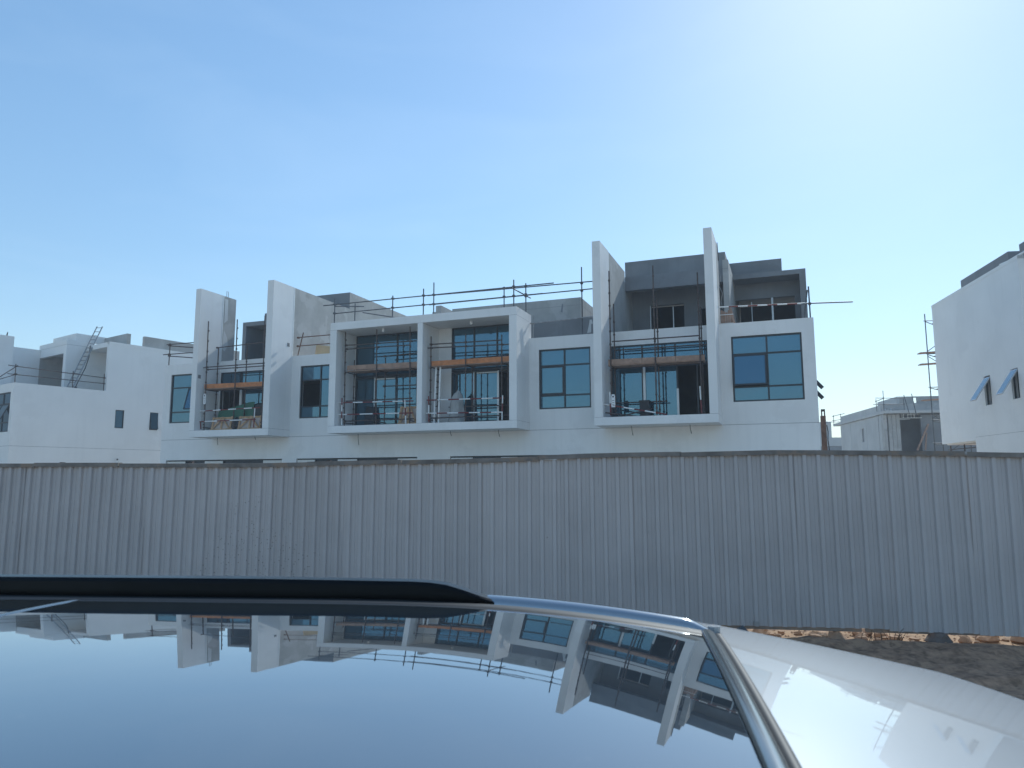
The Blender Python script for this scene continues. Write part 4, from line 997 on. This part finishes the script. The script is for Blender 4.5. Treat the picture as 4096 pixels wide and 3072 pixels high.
# body below the roof
def body():
    st = [(-3.95, .72, -1.25, -1.12, .60), (-3.85, .84, -1.05, -.98, .66), (-3.4, .92, -.92, -.86, .72), (-2.8, .93, -.82, -.78, .74), (-2.3, .935, -.80, -.79, .78), (-1.0, .94, -.80, -.79, .8), (.3, .935, -.80, -.79, .8), (.9, .92, -.79, -.78, .78), (1.12, .88, -.82, -.81, .74), (1.22, .82, -1.0, -.99, .7), (1.26, .78, -1.3, -1.28, .66)]
    rows = []
    for s, w, zb, zt, wt in st:
        half = [(w * .9, -1.68), (w, -1.55), (w, -1.2), (w * .985, zb - .04), (wt + (w - wt) * .5, zb + .01), (wt, zt), (wt * .5, zt + .02)]
        pts = [(s, Q0 + y, z) for y, z in half] + [(s, Q0, zt + .028)] + [(s, Q0 - y, z) for y, z in half[::-1]]
        rows.append(pts)
    m = MB().grid(rows)
    n = len(rows[0])
    m.add(rows[0], [tuple(range(n))]); m.add(rows[-1], [tuple(range(n))[::-1]])
    m.add([rows[0][0], rows[0][-1], rows[-1][-1], rows[-1][0]], [(0, 1, 2, 3)])
    return m
C('body', body(), 'paint', smooth=True)
for sg in (-1, 1):
    y1, y0 = Q0 + sg * .81, Q0 + sg * .90
    zt = lambda s: zs(s, Q0 + sg * .79) - .05
    for a0, a1, b0, b1 in ((-2.45, -1.42, -1.95, -1.40), (-1.36, -.45, -1.36, -.50), (-.38, .62, -.42, .35)):
        C('side_window', MB().add([(a0, y0, -.80), (a1, y0, -.80), (b1, y1, zt(b1)), (b0, y1, zt(b0)), (a0, y0 - sg * .02, -.80), (a1, y0 - sg * .02, -.80), (b1, y1 - sg * .02, zt(b1)), (b0, y1 - sg * .02, zt(b0))],
          [(0, 1, 2, 3), (7, 6, 5, 4), (0, 4, 5, 1), (1, 5, 6, 2), (2, 6, 7, 3), (3, 7, 4, 0)]), 'carglass')
    for a, b in ((-1.42, -1.38), (-.45, -.44), (.62, .36), (-2.5, -1.98)):
        C('pillar', MB().bar((a + .02, y0 - sg * .01, -.82), (b + .02, y1 - sg * .01, zt(b) + .02), .09, .05, up=(0, 1, 0)), 'gloss_black' if a > -2 else 'paint')
    for s0 in (-3.05, .25):
        tw = Q0 + sg * .84
        w = C('wheel', MB().tube((s0, tw - .12, -1.55), (s0, tw + .12, -1.55), .26, 24), 'galv')
        C('tyre', MB().grid([[(s0 + r * math.cos(a), tw + y, -1.55 + r * math.sin(a)) for a in lin(0, 2 * math.pi, 32)] for y, r in ((-.11, .25), (-.115, .33), (-.08, .35), (.08, .35), (.115, .33), (.11, .25))]), 'tyre', w, smooth=True)
    C('headlight', MB().box(-3.93, -3.78, Q0 + sg * .5, Q0 + sg * .74, -1.16, -1.06), 'lamp_clear')
    C('tail_light', MB().box(1.15, 1.25, Q0 + sg * .5, Q0 + sg * .8, -.98, -.86), 'lamp_red')
    C('wing_mirror', MB().box(-2.35, -2.22, Q0 + sg * .93, Q0 + sg * 1.12, -.82, -.68), 'paint')
C('windscreen', MB().grid([[(-2.0, q, zs(-2.0, q) - .01) for q in lin(Q0 - .72, Q0 + .72, 10)], [(-2.75, Q0 + (q - Q0) * 1.1, -.76) for q in lin(Q0 - .72, Q0 + .72, 10)]]), 'carglass', smooth=True)
C('rear_window', MB().grid([[(.80, q, zs(.8, q) - .055) for q in lin(Q0 - .7, Q0 + .7, 10)], [(1.1, Q0 + (q - Q0) * 1.1, -.80) for q in lin(Q0 - .7, Q0 + .7, 10)]]), 'carglass', smooth=True)
C('headliner', MB().box(-1.95, .75, Q0 - .7, Q0 + .7, -.62, -.60), 'black')

# ------------------------------------------------------------------ the dusty air
hz = bpy.data.objects.new('haze', mesh_of('haze', MB().box(-320, 320, -210, 410, ZG + HC - 1.2, 13.2), 'cloth_white'))
COL.objects.link(hz)
hz['kind'] = 'stuff'
hz.display_type = 'WIRE'
hm = bpy.data.materials.new('dusty_air'); hm.use_nodes = True
hm.node_tree.nodes.clear()
ho = hm.node_tree.nodes.new('ShaderNodeOutputMaterial')
pv = hm.node_tree.nodes.new('ShaderNodeVolumePrincipled')
pv.inputs['Color'].default_value = (.86, .92, 1, 1)
pv.inputs['Density'].default_value = .0016
hm.node_tree.links.new(pv.outputs[0], ho.inputs['Volume'])
hz.data.materials.clear(); hz.data.materials.append(hm)
